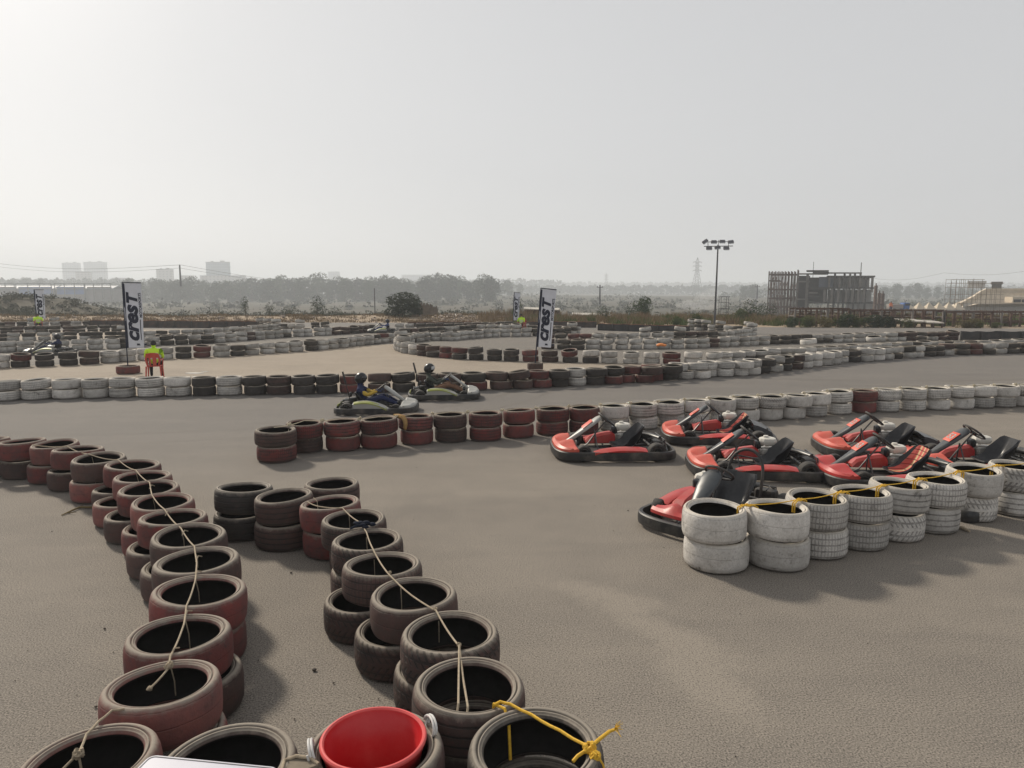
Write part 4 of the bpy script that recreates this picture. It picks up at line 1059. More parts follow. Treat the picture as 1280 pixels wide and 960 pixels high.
# ------------------------------------------------------------------ ropes, bucket and small things
m_rope = mat("jute_rope", (.34, .28, .20), rough=.9, var=.25, scale=60); m_ropey = mat("yellow_rope", (.62, .37, .03), rough=.7, var=.2, scale=60); m_ropep = mat("pale_rope", (.50, .44, .32), rough=.9, var=.2, scale=50)
def rope(name, label, pts, r_, m, extra=None, group=None):
    f = MB(); P_ = [Vector(p) for p in pts]
    sm = []
    for a, b_ in zip(P_, P_[1:]):
        n_ = max(2, int((b_ - a).length / .05)); sag = min(.02, (b_ - a).length * .03)
        for k in range(n_): t = k / n_; q = a.lerp(b_, t); q.z -= sag * math.sin(PI * t); sm.append(q)
    sm.append(P_[-1]); f.tube(sm, r_, 7)
    if extra: extra(f)
    o = f.build(name, m); tag(o, label, "rope", group); return o
def knot(f, p, r_, n_=3, s=.02, seed=1):
    rr = random.Random(seed)
    for i in range(n_):
        a = rr.uniform(0, 6.28); t = rr.uniform(-.6, .6); pts = []
        for k in range(12):
            b_ = 2 * PI * k / 12; v = Vector((math.cos(b_) * s, math.sin(b_) * s * .7, math.sin(b_ * 2) * s * .4)); v.rotate(Euler((t, rr.uniform(-1, 1), a))); pts.append(Vector(p) + v)
        f.tube(pts, r_, 6, loop=True)
ZR = .515
def up(l, z=ZR): return [G(a, b_, z) for a, b_ in l]
ra = up([(40, 556), (84, 558), (112, 568), (148, 575), (170, 588), (187, 603), (190, 619), (205, 636), (226, 660), (243, 683), (246, 703), (244, 726), (233, 757), (230, 780), (213, 820)])
end_a = [G(210, 836, .50), G(187, 861, .47)]
def ex(f):
    knot(f, G(211, 832, .51), .006, 3, .022, 3); knot(f, G(187, 861, .465), .008, 2, .010, 4)
    for (x, y) in ((190, 619), (226, 660), (243, 683), (244, 722), (231, 772), (212, 828), (170, 590), (114, 568)):
        p = G(x, y, .505); f.tube([p, p + Vector((.01, .02, -.12)), p + Vector((.012, .03, -.44))], .0035, 6)
    for (x, y) in ((188, 607), (208, 640), (229, 664), (246, 696), (245, 715), (232, 765), (215, 812)):
        p = G(x, y, .515); f.tube([p + Vector((.012, -.05, -.02)), p + Vector((.012, 0, .008)), p + Vector((.012, .06, -.02))], .005, 6)
rope("rope", "thin jute rope tied over the tyres of the left row, knotted at the end", ra + end_a, .0058, m_rope, ex)
def ex(f):
    knot(f, G(98, 942, .50), .008, 4, .022, 8); p = G(98, 942, .5)
    f.tube([p, G(78, 962, .45), G(70, 985, .40)], .006, 6); f.tube([p, p + Vector((.02, -.01, -.14)), p + Vector((.02, 0, -.4))], .005, 6)
rope("rope", "short jute rope joining the two nearest tyres at the bottom left", up([(155, 886), (140, 888), (123, 902), (108, 918), (99, 940)]), .006, m_rope, ex)
rb = up([(384, 627), (398, 633), (428, 635), (452, 654), (458, 665), (466, 686), (487, 719), (534, 757), (545, 763), (574, 808)])
def ex(f):
    for (x, y) in ((436, 640), (458, 672), (467, 690), (501, 735), (548, 766)):
        p = G(x, y, .51); f.tube([p, p + Vector((.0, .02, -.12)), p + Vector((.0, .02, -.44))], .0032, 6)
    a = G(574, 808, ZR); b_ = G(573, 880, .505); f.tube([a, a.lerp(b_, .5) - Vector((0, 0, .012)), b_, b_ + Vector((-.004, -.03, -.03)), b_ + Vector((-.012, -.04, -.25))], .006, 7)
    b2 = G(585, 884, .505); f.tube([a, a.lerp(b2, .5) - Vector((0, 0, .03)), b2 + Vector((.0, .0, 0)), b2 + Vector((-.006, -.03, -.03)), b2 + Vector((.012, -.04, -.12)), b2 + Vector((.008, -.035, -.3))], .006, 7)
    for (x, y) in ((574, 806), (544, 761), (487, 716)):
        knot(f, G(x, y, .515), .005, 2, .012, x)
    p = G(392, 622, .505); f.tube([p, p + Vector((.05, -.06, -.02)), p + Vector((.08, -.12, -.2))], .004, 6)
rope("rope", "thin jute rope tied over the tyres of the centre row, hanging down in front", rb, .0058, m_rope, ex)
f = MB(); rr = random.Random(5); p0 = G(455, 656, .53)
for i in range(7): f.ball(p0 + Vector((rr.uniform(-.07, .07), rr.uniform(-.03, .03), rr.uniform(-.012, .02))), (rr.uniform(.018, .034), rr.uniform(.016, .026), rr.uniform(.012, .02)), 9, 6)
f.tube([p0, p0 + Vector((-.06, -.02, 0)), p0 + Vector((-.11, -.05, -.02))], [.015, .012, .008], 7)
o = f.build("cloth_rag", cloth("rag", (.018, .022, .035))); tag(o, "knotted dark rag tied round the rope on the centre row", "rag")
# yellow rope on the nearest tyre
yk = G(737, 935, .525)
def ex(f):
    knot(f, yk, .008, 6, .026, 11); knot(f, G(744, 945, .52), .008, 3, .02, 12)
    f.tube([yk, G(748, 925, .53), G(762, 914, .55), G(768, 912, .555)], [.008, .009, .008, .007], 7)
    rr = random.Random(4); e = G(768, 912, .555)
    for i in range(26):
        d = Vector((rr.uniform(.1, 1), rr.uniform(-.6, .6), rr.uniform(-.3, .7))).normalized() * rr.uniform(.02, .055); f.tube([e, e + d * .5 + Vector((0, 0, .006)), e + d], [.0022, .0016, .0008], 4)
    f.tube([yk, G(748, 948, .515), G(753, 956, .47), G(757, 975, .40)], .008, 7); f.tube([yk, G(722, 945, .512), G(716, 952, .50)], .008, 7)
    a = G(617, 880, .515); f.tube([a + Vector((0, .02, -.03)), a, G(631, 886, .515), G(636, 905, .46), G(638, 950, .32)], .008, 7)
rope("rope", "thick yellow rope with a frayed knot on the nearest tyre", up([(617, 881), (625, 877), (638, 880), (664, 893), (700, 913), (731, 931)], .525), .0078, m_ropey, ex)
# yellow rope along the white stacks: straight run with a wrap at every joint
tops = [t for t in TYRES if t['g'].startswith("white tyres in front") and 'top of' in t['lab']]; tops.sort(key=lambda t: t['x'])
pts = []; wraps = []
for a, b_ in zip(tops, tops[1:]):
    A_ = Vector((a['x'], a['y'], .565)); B_ = Vector((b_['x'], b_['y'], .565)); d = (B_ - A_).normalized(); g_ = A_ + d * a['r']; h_ = B_ - d * b_['r']; m2 = (g_ + h_) / 2
    perp = Vector((-d.y, d.x, 0)); 
    if perp.y > 0: perp = -perp
    m2 += perp * .02; pts.append(m2 + Vector((0, 0, .012))); wraps.append((m2, d))
def ex(f):
    for i, (m2, d) in enumerate(wraps):
        for q in range(2):
            o_ = Vector((.012 * q, -.02 * q, 0)); w2 = .085
            f.tube([m2 - d * w2 + o_ + Vector((0, 0, -.10)), m2 - d * w2 + o_ + Vector((0, 0, -.01)), m2 - d * .045 + o_ + Vector((0, 0, .012)), m2 + o_ + Vector((0, 0, .004)), m2 + d * .045 + o_ + Vector((0, 0, .012)), m2 + d * w2 + o_ + Vector((0, 0, -.01)), m2 + d * w2 + o_ + Vector((0, 0, -.10))], .0075, 7)
        knot(f, m2 + Vector((0, 0, .01)), .006, 2, .014, i)
rope("rope", "yellow rope looped over the joints of the white tyres in front of the karts", pts, .005, m_ropey, ex)
# pale ties between the stacks of the long middle row
def ex(f):
    for i in range(len(C_POS) - 1):
        a, b_ = C_POS[i], C_POS[i + 1]; m2 = Vector(((a[0] + b_[0]) / 2, (a[1] + b_[1]) / 2 - .06, .495)); knot(f, m2, .008, 2, .03, i)
        f.tube([m2 + Vector((0, -.02, 0)), m2 + Vector((0, -.05, -.10)), m2 + Vector((.01, -.05, -.22))], .005, 5)
rope("rope", "pale rope along the long middle row from the red to the white stacks", [Vector((a, b_ - .05, .50)) for a, b_ in C_POS], .006, m_ropep, ex)
f = MB(); p = G(505, 518, .5)
rx, ry = C_POS[4][0], C_POS[4][1]
f.tube([Vector((rx + a, ry + b_, c_)) for a, b_, c_ in ((-.34, -.10, .49), (-.26, -.17, .485), (-.17, -.24, .475), (-.13, -.29, .43), (-.12, -.315, .37), (-.13, -.32, .31), (-.12, -.32, .28))], [.02, .04, .045, .04, .035, .03, .012], 9)
o = f.build("cloth_rag", cloth("orange_rag", (.30, .19, .08))); tag(o, "orange cloth rag hanging on the red row in front of the racing karts", "rag")

# bucket inside its tyre
m_bred = mat("bucket_red", (.46, .012, .016), rough=.32, var=.05, spec=.5, dirt=(.5, .25, .2), dirt_amt=.15)
bt = [t for t in TYRES if 'red bucket' in t['lab'] and 'top' in t['lab']][0]
BX, BY = bt['x'] - .010, bt['y'] + .012
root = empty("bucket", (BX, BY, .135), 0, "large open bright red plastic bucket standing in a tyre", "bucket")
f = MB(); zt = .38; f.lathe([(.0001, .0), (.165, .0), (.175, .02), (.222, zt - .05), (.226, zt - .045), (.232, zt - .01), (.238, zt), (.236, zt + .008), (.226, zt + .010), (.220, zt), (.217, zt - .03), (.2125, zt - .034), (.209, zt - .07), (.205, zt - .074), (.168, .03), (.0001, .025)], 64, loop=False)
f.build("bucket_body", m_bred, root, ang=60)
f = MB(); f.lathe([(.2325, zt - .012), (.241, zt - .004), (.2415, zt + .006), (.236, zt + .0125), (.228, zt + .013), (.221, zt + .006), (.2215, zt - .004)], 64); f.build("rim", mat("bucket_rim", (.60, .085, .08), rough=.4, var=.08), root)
for s_ in (-1, 1):
    a = R(25) if s_ > 0 else R(195); c = Vector((math.cos(a) * .247, math.sin(a) * .247, zt - .01)); tdir = Vector((-math.sin(a), math.cos(a), 0)); o_ = Vector((math.cos(a), math.sin(a), 0))
    f = MB(); pts = []
    for k in range(30): b_ = 2 * PI * k / 14; pts.append(c + tdir * .062 * math.cos(b_) + Vector((0, 0, 1)) * (.040 * math.sin(b_)) + o_ * (.014 + .010 * math.sin(b_) + .0009 * k))
    f.tube(pts, .006, 7); f.build("handle", mat("bucket_handle", (.55, .54, .52), rough=.4), root)
# cloth sack and rope between two tyres at the bottom edge
f = MB(); c0 = G(378, 962, .47); rr = random.Random(9)
rows = []
for i in range(7):
    t = i / 6; row = []
    for k in range(16):
        a = 2 * PI * k / 16; w_ = (.10 - .04 * t) * (1 + .18 * math.sin(5 * a + 2 * t) + .1 * math.sin(3 * a)); row.append(c0 + Vector((w_ * math.cos(a) * 1.1, w_ * math.sin(a), -.16 + .19 * t)))
    rows.append(row)
f.grid(rows, closed=True, caps=True); o = f.build("sack", cloth("sack", (.20, .17, .13))); tag(o, "crumpled grey-brown sack stuffed beside the red bucket", "sack")
rope("rope", "jute rope looped over the sack beside the bucket", [G(352, 962, .50), G(356, 950, .50), G(370, 945, .51), G(388, 947, .51), G(398, 955, .50)], .008, m_rope)
# white tray lying on the tyres at the bottom edge
zt_ = .52
c1 = G(181, 953, zt_); c2 = G(196, 948.5, zt_); e1 = G(322, 961, zt_)
ux = (e1 - c2).normalized(); uy = Vector((-ux.y, ux.x, 0)); uy = uy if uy.y < 0 else -uy
def rr_out(w_, h_, r_, n_=6):
    o_ = []
    for (cx, cy, a0) in ((w_ - r_, h_ - r_, 0), (r_, h_ - r_, 90), (r_, r_, 180), (w_ - r_, r_, 270)):
        for k in range(n_ + 1): a = R(a0 + 90 * k / n_); o_.append((cx + r_ * math.cos(a), cy + r_ * math.sin(a)))
    return o_
org = c2 - ux * .03
Mx = Matrix((ux, -uy, Vector((0, 0, 1)))).transposed()
m_tray = mat("tray_white", (.52, .52, .58), rough=.3, var=.03); m_trayg = mat("tray_groove", (.16, .16, .17), rough=.5)
root = empty("tray", org, math.atan2(ux.y, ux.x), "white plastic tray with a rounded corner at the bottom edge", "tray")
f = MB(); o1 = [(x, -y) for x, y in rr_out(.60, .30, .035)]; f.prism(o1, 0, .018, .004); f.build("tray_body", m_tray, root)
f = MB(); o2 = [(.012 + x, -.012 - y) for x, y in rr_out(.576, .276, .026)]; f.tube([(x, y, .0175) for x, y in o2], .0035, 6, loop=True); f.build("groove", m_trayg, root)
# black drum-like block by the white tyres, rope end on the ground
p = G(1216, 654); f = MB(); f.lathe([(.0001, 0), (.12, 0), (.128, .02), (.128, .10), (.115, .118), (.0001, .122)], 32, c=(p.x, p.y + .1, .012), loop=False); o = f.build("black_tub", mat("tub_black", (.018, .018, .019), rough=.35, dirt=(.15, .14, .12), dirt_amt=.3)); tag(o, "small black tub on the ground against the white tyres", "tub")
def ex(f): f.tube([G(1196, 658, .02), G(1204, 660, .022), G(1212, 664, .02)], [.012, .02, .012], 7)
rope("rope", "loose rope end lying on the asphalt by the white tyres", [G(1150, 660, .012), G(1165, 656, .012), G(1178, 659, .012), G(1190, 656, .014), G(1200, 659, .016)], .007, m_rope, ex)
f = MB(); f.tube([G(77, 644, .01), G(92, 637, .018), G(100, 634, .02), G(112, 634, .02), G(118, 634, .015)], [.006, .011, .012, .013, .008], 6); f.tube([G(84, 641, .012), G(96, 640, .03)], [.006, .003], 5); f.tube([G(92, 637, .018), G(104, 631, .03)], [.006, .003], 5)
o = f.build("twig", mat("twig", (.16, .12, .055), rough=.9)); tag(o, "dry brown twig on the asphalt beside the left row", "twig")
stn = random.Random(12)
f = MB()
for (a, b_, s_) in ((393, 839, .014), (417, 855, .007), (368, 900, .005), (131, 787, .009), (120, 885, .009), (364, 717, .01), (785, 639, .008), (473, 875, .005), (65, 665, .006)):
    p = G(a, b_); f.ball((p.x, p.y, .006 + s_ * .4), (s_ * 1.2, s_, s_ * .7), 8, 5)
for i in range(260):
    x = stn.uniform(-3.5, 5); y = stn.uniform(2.2, 12); s_ = stn.uniform(.0015, .005); f.ball((x, y, .005 + s_ * .3), (s_ * 1.3, s_, s_ * .6), 5, 4)
o = f.build("loose_stones", mat("stone", (.07, .06, .05), rough=.95)); tag(o, "loose dark stones and bits scattered over the asphalt", "stones", kind='stuff')
f = MB()
for (a, b_, s_) in ((243, 467, .28), (247, 471.5, .20), (256, 465, .12)):
    p = G(a, b_); f.prism([(p.x + s_ * math.cos(q) * (1 + .2 * math.sin(3 * q)), p.y + .35 * s_ * math.sin(q)) for q in [2 * PI * k / 10 for k in range(10)]], .009, .02)
o = f.build("paper_litter", mat("litter_white", (.6, .58, .54), rough=.8)); tag(o, "pale scraps of litter on the infield right of the marshal", "litter", kind='stuff')
# orange thing on the row past the hairpin
f = MB(); p = G(826, 431.5, .45); f.ball((p.x, p.y, .47), (.15, .10, .06), 10, 6); f.ball((p.x + .12, p.y, .45), (.11, .09, .05), 10, 6); f.ball((p.x - .10, p.y, .45), (.08, .07, .045), 10, 6); o = f.build("orange_bag", mat("bag_orange", (.72, .25, .07), rough=.6)); tag(o, "small orange bag lying on the white tyres past the hairpin", "bag")

# ------------------------------------------------------------------ barriers
def barrier(label, a, b_, h, m, mt, n_=6, posts=True):
    A_, B_ = G(*a), G(*b_); f = MB(); d = (B_ - A_); rows = []
    nn = Vector((-d.y, d.x, 0)).normalized(); N_ = n_ * 4
    rr = random.Random(int(a[0])); hh = [h * (1 + rr.uniform(-.06, .05)) for _ in range(N_ + 1)]
    for i in range(N_ + 1):
        q = A_ + d * (i / N_); w_ = .012 * math.sin(i * 2.1); rows.append([q + nn * (.03 + w_), q + nn * (.03 + w_) + Vector((0, 0, hh[i])), q - nn * (.03 - w_) + Vector((0, 0, hh[i])), q - nn * (.03 - w_)])
    f.grid(rows, closed=True, caps=True); r_ = f.build("belt_barrier", m); tag(r_, label, "barrier", "low rubber belt barriers")
    f = MB(); f.tube([r0[1].lerp(r0[2], .5) + Vector((0, 0, .0)) for r0 in rows], .035, 6); f.build("top_rail", mt, r_)
    for i in range(n_ + 1):
        q = A_ + d * (i / n_) - nn * .07; f = MB(); f.rbox(q + Vector((0, 0, h * .5)), (.05, .05, h * 1.06), .008); f.build("post", m_blk, r_)
m_belt = mat("belt_black", (.028, .028, .03), rough=.7, var=.2, scale=1.5, dirt=(.12, .10, .085), dirt_amt=.4); m_beltb = mat("belt_brown", (.05, .042, .04), rough=.75, var=.3, scale=1.2, dirt=(.16, .10, .07), dirt_amt=.5); m_railr = mat("rail_rust", (.16, .07, .04), rough=.85, var=.3)
barrier("dark brown belt barrier at the back left, behind the upright banner", (113, 409), (328, 410.5), .46, m_beltb, m_railr, 10)
barrier("black belt barrier in the back middle, right of the leaning banner", (748, 413), (862, 416.5), .42, m_belt, m_railr)
barrier("brown belt barrier behind the leaning banner", (655, 409), (745, 409.5), .38, m_beltb, m_railr)
barrier("black belt barrier at the right edge", (1200, 426.5), (1400, 426), .46, m_belt, m_belt, 8)
barrier("brown belt barrier beyond the hairpin", (510, 408.5), (590, 407.5), .3, m_beltb, m_railr)
# ------------------------------------------------------------------ vegetation
def leaf_mat(name, a, b_, dry=None):
    m, nt, b = new_mat(name); geo = nt.nodes.new('ShaderNodeNewGeometry'); oi = nt.nodes.new('ShaderNodeObjectInfo')
    n1 = noise(nt, geo.outputs['Position'], .9, 4, .6)
    c = mixc(nt, geo.outputs['Random Per Island'], a, b_)
    c = mixc(nt, ramp(nt, n1, .4, .65, 0, .5), c, tuple(x * .6 for x in a))
    if dry: c = mixc(nt, ramp(nt, noise(nt, geo.outputs['Position'], .35, 4, .6), .48, .62, 0, .8), c, dry)
    hv = nt.nodes.new('ShaderNodeHueSaturation'); L(nt, c, hv.inputs['Color']); L(nt, ramp(nt, oi.outputs['Random'], 0, 1, .75, 1.25), hv.inputs['Value'])
    L(nt, hv.outputs[0], b.inputs['Base Color']); b.inputs['Roughness'].default_value = .8; b.inputs['Specular IOR Level'].default_value = .15
    return m
m_leaf = leaf_mat("leaf_green", (.035, .06, .025), (.07, .10, .04)); m_leafd = leaf_mat("leaf_dark", (.025, .042, .02), (.05, .07, .032)); m_leafl = leaf_mat("leaf_light", (.07, .11, .03), (.12, .15, .05), (.16, .12, .06))
m_dry = leaf_mat("dry_grass", (.20, .14, .08), (.28, .21, .12)); m_leafg = leaf_mat("leaf_grey", (.075, .08, .055), (.12, .12, .085))
m_bark = mat("bark", (.09, .07, .05), rough=.9, var=.3, scale=4)
def crown_mesh(name, rng, n, H, W, leaf, m, lobes=9, flat=1.0, zlow=.3, bush=False):
    """leaf faces gathered in clumps, clumps gathered in an uneven crown of height H and width W"""
    cl = []
    for i in range(lobes):
        a = rng.uniform(0, 6.28); rr = W / 2 * rng.uniform(.15, .72); z = H * rng.uniform(zlow + .12, .84)
        if bush: z = H * (.08 + .76 * (i / lobes)); rr = W / 2 * rng.uniform(.2, .75)
        k = 1 - abs(z / H - .58) * 1.0; cl.append((rr * math.cos(a) * k, rr * math.sin(a) * k, z, W * rng.uniform(.13, .24)))
    cl.append((0, 0, H * .8, W * .2)); vs = []; fs = []
    for i in range(n):
        c = rng.choice(cl); u = Vector((rng.gauss(0, 1), rng.gauss(0, 1), rng.gauss(0, 1))).normalized() * c[3] * rng.uniform(.55, 1.05) ** .6
        if u.z < -c[3] * .55: u.z *= .4
        p = Vector((c[0] + u.x, c[1] + u.y, c[2] + u.z * flat)); e = Euler((rng.uniform(-1, 1), rng.uniform(-1, 1), rng.uniform(0, 6.28))).to_matrix(); s_ = leaf * rng.uniform(.6, 1.3)
        b0 = len(vs); vs += [p + e @ Vector((-s_, -s_ * .4, 0)), p + e @ Vector((0, -s_ * .1, s_ * .2)), p + e @ Vector((s_, s_ * .3, 0)), p + e @ Vector((0, s_ * .6, -s_ * .1))]; fs.append((b0, b0 + 1, b0 + 2, b0 + 3))
    return raw_mesh(name, vs, fs, m), cl
def trunk_mesh(name, cl, H, r_):
    f = MB(); f.tube([(0, 0, -.4), (0, 0, H * .2), (H * .01, 0, H * .45), (0, 0, H * .75)], [r_ * 1.3, r_, r_ * .7, r_ * .25], 7)
    for c in cl[:7]: f.tube([(0, 0, H * .3), (c[0] * .5, c[1] * .5, (H * .35 + c[2]) / 2), (c[0], c[1], c[2])], [r_ * .5, r_ * .35, r_ * .12], 5)
    return f.mesh(name, m_bark)
def hz(x, y): return terrain_z(x, y)
rng = random.Random(21)
protos = []
for i in range(6):
    H, W_ = (12, 11) if i % 2 == 0 else (12, 9)
    cm, cl = crown_mesh("crown", rng, 3000, H, W_, .42, m_leaf if i < 4 else m_leafd, lobes=18 + i, zlow=.02, bush=True); protos.append((cm, trunk_mesh("trunk", cl, H, .28)))
def tree(px, top_py, Y, label, group, k=None, wid=None, name="tree", base=None, sink=0):
    p = P(px, top_py, Y); z0 = base if base is not None else hz(p.x, Y); H = p.z - z0 + sink
    cm, tm = protos[k if k is not None else rng.randrange(6)]
    r_ = empty(name, (p.x, Y, z0 - sink), rng.uniform(0, 6.28), label, "tree", group); s_ = H / 12 / .97; w_ = wid or s_ * rng.uniform(.95, 1.25); r_.scale = (w_, w_, s_)
    c = link("crown", cm, r_); t = link("trunk", tm, r_); return r_
TL = [(162, 348, 300), (176, 352, 290), (190, 347, 310), (205, 350, 300), (222, 349, 290), (238, 346, 300), (252, 351, 310), (268, 353, 280), (284, 350, 290), (300, 349, 300), (314, 346, 310), (328, 348, 290), (340, 347, 300), (354, 343, 310), (367, 347, 300), (380, 346, 290), (396, 341, 310), (409, 348, 300), (424, 346, 300), (431, 347, 290), (445, 347, 300), (456, 349, 290), (466, 346, 300), (479, 344, 300), (490, 345, 310), (502, 348, 290), (513, 351, 300), (526, 352, 300), (536, 344, 290), (548, 341, 300), (560, 342, 290), (572, 345, 300), (584, 350, 290), (595, 349, 300), (607, 343, 270), (614, 346, 265)]
for i, (a, b_, Y) in enumerate(TL): tree(a, b_, Y * 1.5, "hazy green tree, %s from the left in the dense tree line" % ordinal(i + 1), "trees of the far tree line")
for i, (a, b_, Y) in enumerate([(120, 355, 380), (140, 352, 390), (12, 349, 420), (30, 347, 430), (48, 348, 420), (66, 350, 410), (636, 352, 420), (650, 354, 430), (932, 357, 330), (944, 355, 320), (1106, 358, 330), (1120, 354, 340), (1136, 357, 360), (1147, 353, 350), (1160, 359, 340), (1172, 358, 350), (1188, 360, 340), (1203, 360, 350), (1215, 361, 330)]):
    tree(a, b_, Y * 1.6, "pale far tree, %s from the left among the scattered far trees" % ordinal(i + 1), "scattered far trees")
# a far wood that reads as one mass
vs = []; fs = []; wr = random.Random(5)
def canopy(px0, px1, Y, topf, n, leaf, thick=10):
    for i in range(n):
        px = wr.uniform(px0, px1); y = Y + wr.uniform(-25, 25); p = P(px, 400, y); zt_ = P(px, topf(px), y).z; z = zt_ - abs(wr.gauss(0, 1)) * thick * .5 + wr.uniform(-.5, .5) + 1.2 * math.sin(px * .35) + .8 * math.sin(px * .93 + 1)
        s_ = leaf * wr.uniform(.6, 1.4); e = Euler((wr.uniform(-1, 1), wr.uniform(-1, 1), wr.uniform(0, 6.28))).to_matrix(); q = Vector((p.x, y, z)); b0 = len(vs)
        vs.extend([q + e @ Vector((-s_, -s_ * .5, 0)), q + e @ Vector((s_ * .2, -s_ * .6, s_ * .2)), q + e @ Vector((s_, s_ * .4, 0)), q + e @ Vector((-s_ * .1, s_ * .7, -s_ * .1))]); fs.append((b0, b0 + 1, b0 + 2, b0 + 3))
canopy(-60, 180, 800, lambda x: 350, 5000, 1.6); canopy(150, 640, 600, lambda x: 353, 9000, 1.3, 20); canopy(600, 1300, 1000, lambda x: 358, 9000, 2.4, 12); canopy(-40, 700, 1300, lambda x: 350, 5000, 3.0, 16); canopy(560, 1330, 1900, lambda x: 354, 6000, 5, 20)
canopy(900, 1320, 640, lambda x: 364 + 2 * math.sin(x * .05), 5000, .9, 8)
o = link("far_wood", raw_mesh("far_wood", vs, fs, m_leafd)); tag(o, "far hazy woods along the horizon that read as one band", "wood", kind='stuff')
# scrub of the valley floor
vs = []; fs = []
def scatter(n, xr, yr, hmax, leaf, nleaf, zf=hz):
    for i in range(n):
        y = wr.uniform(*yr) ; px = wr.uniform(*xr); x = P(px, 400, y).x; z = zf(x, y); w_ = hmax * wr.uniform(.4, 1.0)
        for k in range(nleaf):
            q = Vector((x + wr.gauss(0, w_ * .7), y + wr.gauss(0, w_ * .7), z + abs(wr.gauss(0, .45)) * w_)); s_ = leaf * wr.uniform(.6, 1.4); e = Euler((wr.uniform(-1, 1), wr.uniform(-1, 1), wr.uniform(0, 6.28))).to_matrix(); b0 = len(vs)
            vs.extend([q + e @ Vector((-s_, -s_ * .5, 0)), q + e @ Vector((s_ * .2, -s_ * .6, s_ * .2)), q + e @ Vector((s_, s_ * .4, 0)), q + e @ Vector((-s_ * .1, s_ * .7, -s_ * .1))]); fs.append((b0, b0 + 1, b0 + 2, b0 + 3))
scatter(260, (-60, 1340), (130, 260), 1.6, .28, 34); scatter(320, (-60, 1340), (260, 600), 3.0, .7, 26); scatter(200, (500, 1340), (150, 420), 2.2, .5, 28); scatter(230, (-80, 170), (78, 100), .6, .10, 60); scatter(200, (160, 640), (90, 120), 1.0, .16, 50)
o = link("valley_scrub", raw_mesh("valley_scrub", vs, fs, m_leafg)); tag(o, "grey-green scrub scattered over the low ground beyond the track", "scrub", kind='stuff')
# grass and weeds on the edge of the plateau
def grass(name, label, m, n, xr, yr, h, wd=.02, clump=None):
    vs = []; fs = []; gr = random.Random(n)
    for i in range(n):
        if clump and i % clump: x = cx + gr.gauss(0, .25); y = cy + gr.gauss(0, .25)
        else: y = gr.uniform(*yr); px = gr.uniform(*xr); x = P(px, 400, y).x; cx, cy = x, y
        z = max(hz(x, y), -.06) if y < 62 else hz(x, y); hh = h * gr.uniform(.4, 1.15) * (.7 + .5 * math.sin(cx * .7 + cy) ** 2); a = gr.uniform(0, 6.28); w_ = wd * gr.uniform(.6, 1.5); lx, ly = gr.gauss(0, .25) * hh, gr.gauss(0, .25) * hh; b0 = len(vs)
        dx, dy = math.cos(a) * w_, math.sin(a) * w_
        vs += [(x - dx, y - dy, z), (x + dx, y + dy, z), (x + lx * .5 + dx * .7, y + ly * .5 + dy * .7, z + hh * .6), (x + lx, y + ly, z + hh), (x + lx * .5 - dx * .7, y + ly * .5 - dy * .7, z + hh * .6)]; fs.append((b0, b0 + 1, b0 + 2, b0 + 3, b0 + 4))
    o = link(name, raw_mesh(name, vs, fs, m)); tag(o, label, "grass", kind='stuff')
grass("dry_grass", "short dry tan grass on the dirt strip behind the track", m_dry, 16000, (-60, 640), (57, 69), .22, .025, 14)
grass("dry_grass", "tall dry brown grass and weeds on the edge at the right", m_dry, 22000, (600, 1340), (54, 66), .62, .022, 30)
grass("green_weeds", "green weeds growing in the dry grass at the right", m_leafl, 13000, (640, 1340), (52, 66), .55, .03, 60)
grass("grey_weeds", "grey-green weeds along the edge at the left", m_leafg, 12000, (-60, 700), (68, 80), .6, .04, 50)
# shrubs standing on the edge, each one a plant
shp = []
for i in range(5):
    cm, cl = crown_mesh("foliage", rng, 2400, 1.0, 1.25, .045, [m_leafd, m_leaf, m_leafl, m_leafg, m_leaf][i], lobes=16, zlow=.0, bush=True); shp.append((cm, trunk_mesh("stem", cl, 1.0, .02)))
cm, cl = crown_mesh("foliage", rng, 620, 1.0, 1.5, .05, m_leafd, lobes=15, zlow=.0, bush=True); shp.append((cm, trunk_mesh("stem", cl, 1.0, .03)))
def shrub(px, top, bot, wpx, Y, label, k, group="shrubs on the plateau edge", z=None):
    pt = P(px, top, Y); z0 = z if z is not None else max(P(px, bot, Y).z, hz(pt.x, Y)); H = max(.3, pt.z - z0); r_ = empty("shrub", (pt.x, Y, z0 - .05), rng.uniform(0, 6), label, "shrub", group)
    W_ = wpx / FOC * Y; r_.scale = (W_ / 1.0, W_ / 1.0, H * 1.06); k = 5 if k == 3 else k; link("foliage", shp[k][0], r_); link("stem", shp[k][1], r_)
shrub(503, 367, 402, 48, 64, "big round dark green shrub left of the wooden fence", 0)
shrub(517, 374, 402, 26, 65, "dark bush joined to the right side of the big round shrub", 0)
shrub(396, 372, 394, 20, 66, "small open-branched bush standing alone on the left dirt strip", 3)
shrub(336, 379, 394, 12, 66, "small grey bush left of the open-branched bush", 3); shrub(362, 382, 395, 18, 66, "low grey bush between two taller small bushes", 3); shrub(306, 372, 390, 12, 68, "thin tall weed bush on the left dirt strip", 3)
shrub(420, 385, 396, 16, 66, "low brown-green bush right of the open-branched bush", 3)
shrub(805, 372, 398, 24, 66, "dark leafy bush right of the leaning banner", 1); shrub(790, 380, 400, 16, 64, "lower bush beside the dark leafy bush", 3); shrub(753, 384, 402, 22, 62, "green weedy bush under the thin pole", 3); shrub(647, 370, 396, 14, 66, "sparse upright bush behind the far narrow banner", 3)
shrub(938, 377, 404, 30, 60, "grey-green bush right of the floodlight pole", 3); shrub(958, 380, 406, 22, 60, "grey-green bush at the left foot of the unfinished building", 3); shrub(925, 386, 408, 20, 58, "low bush behind the end of the white tyre pile", 2)
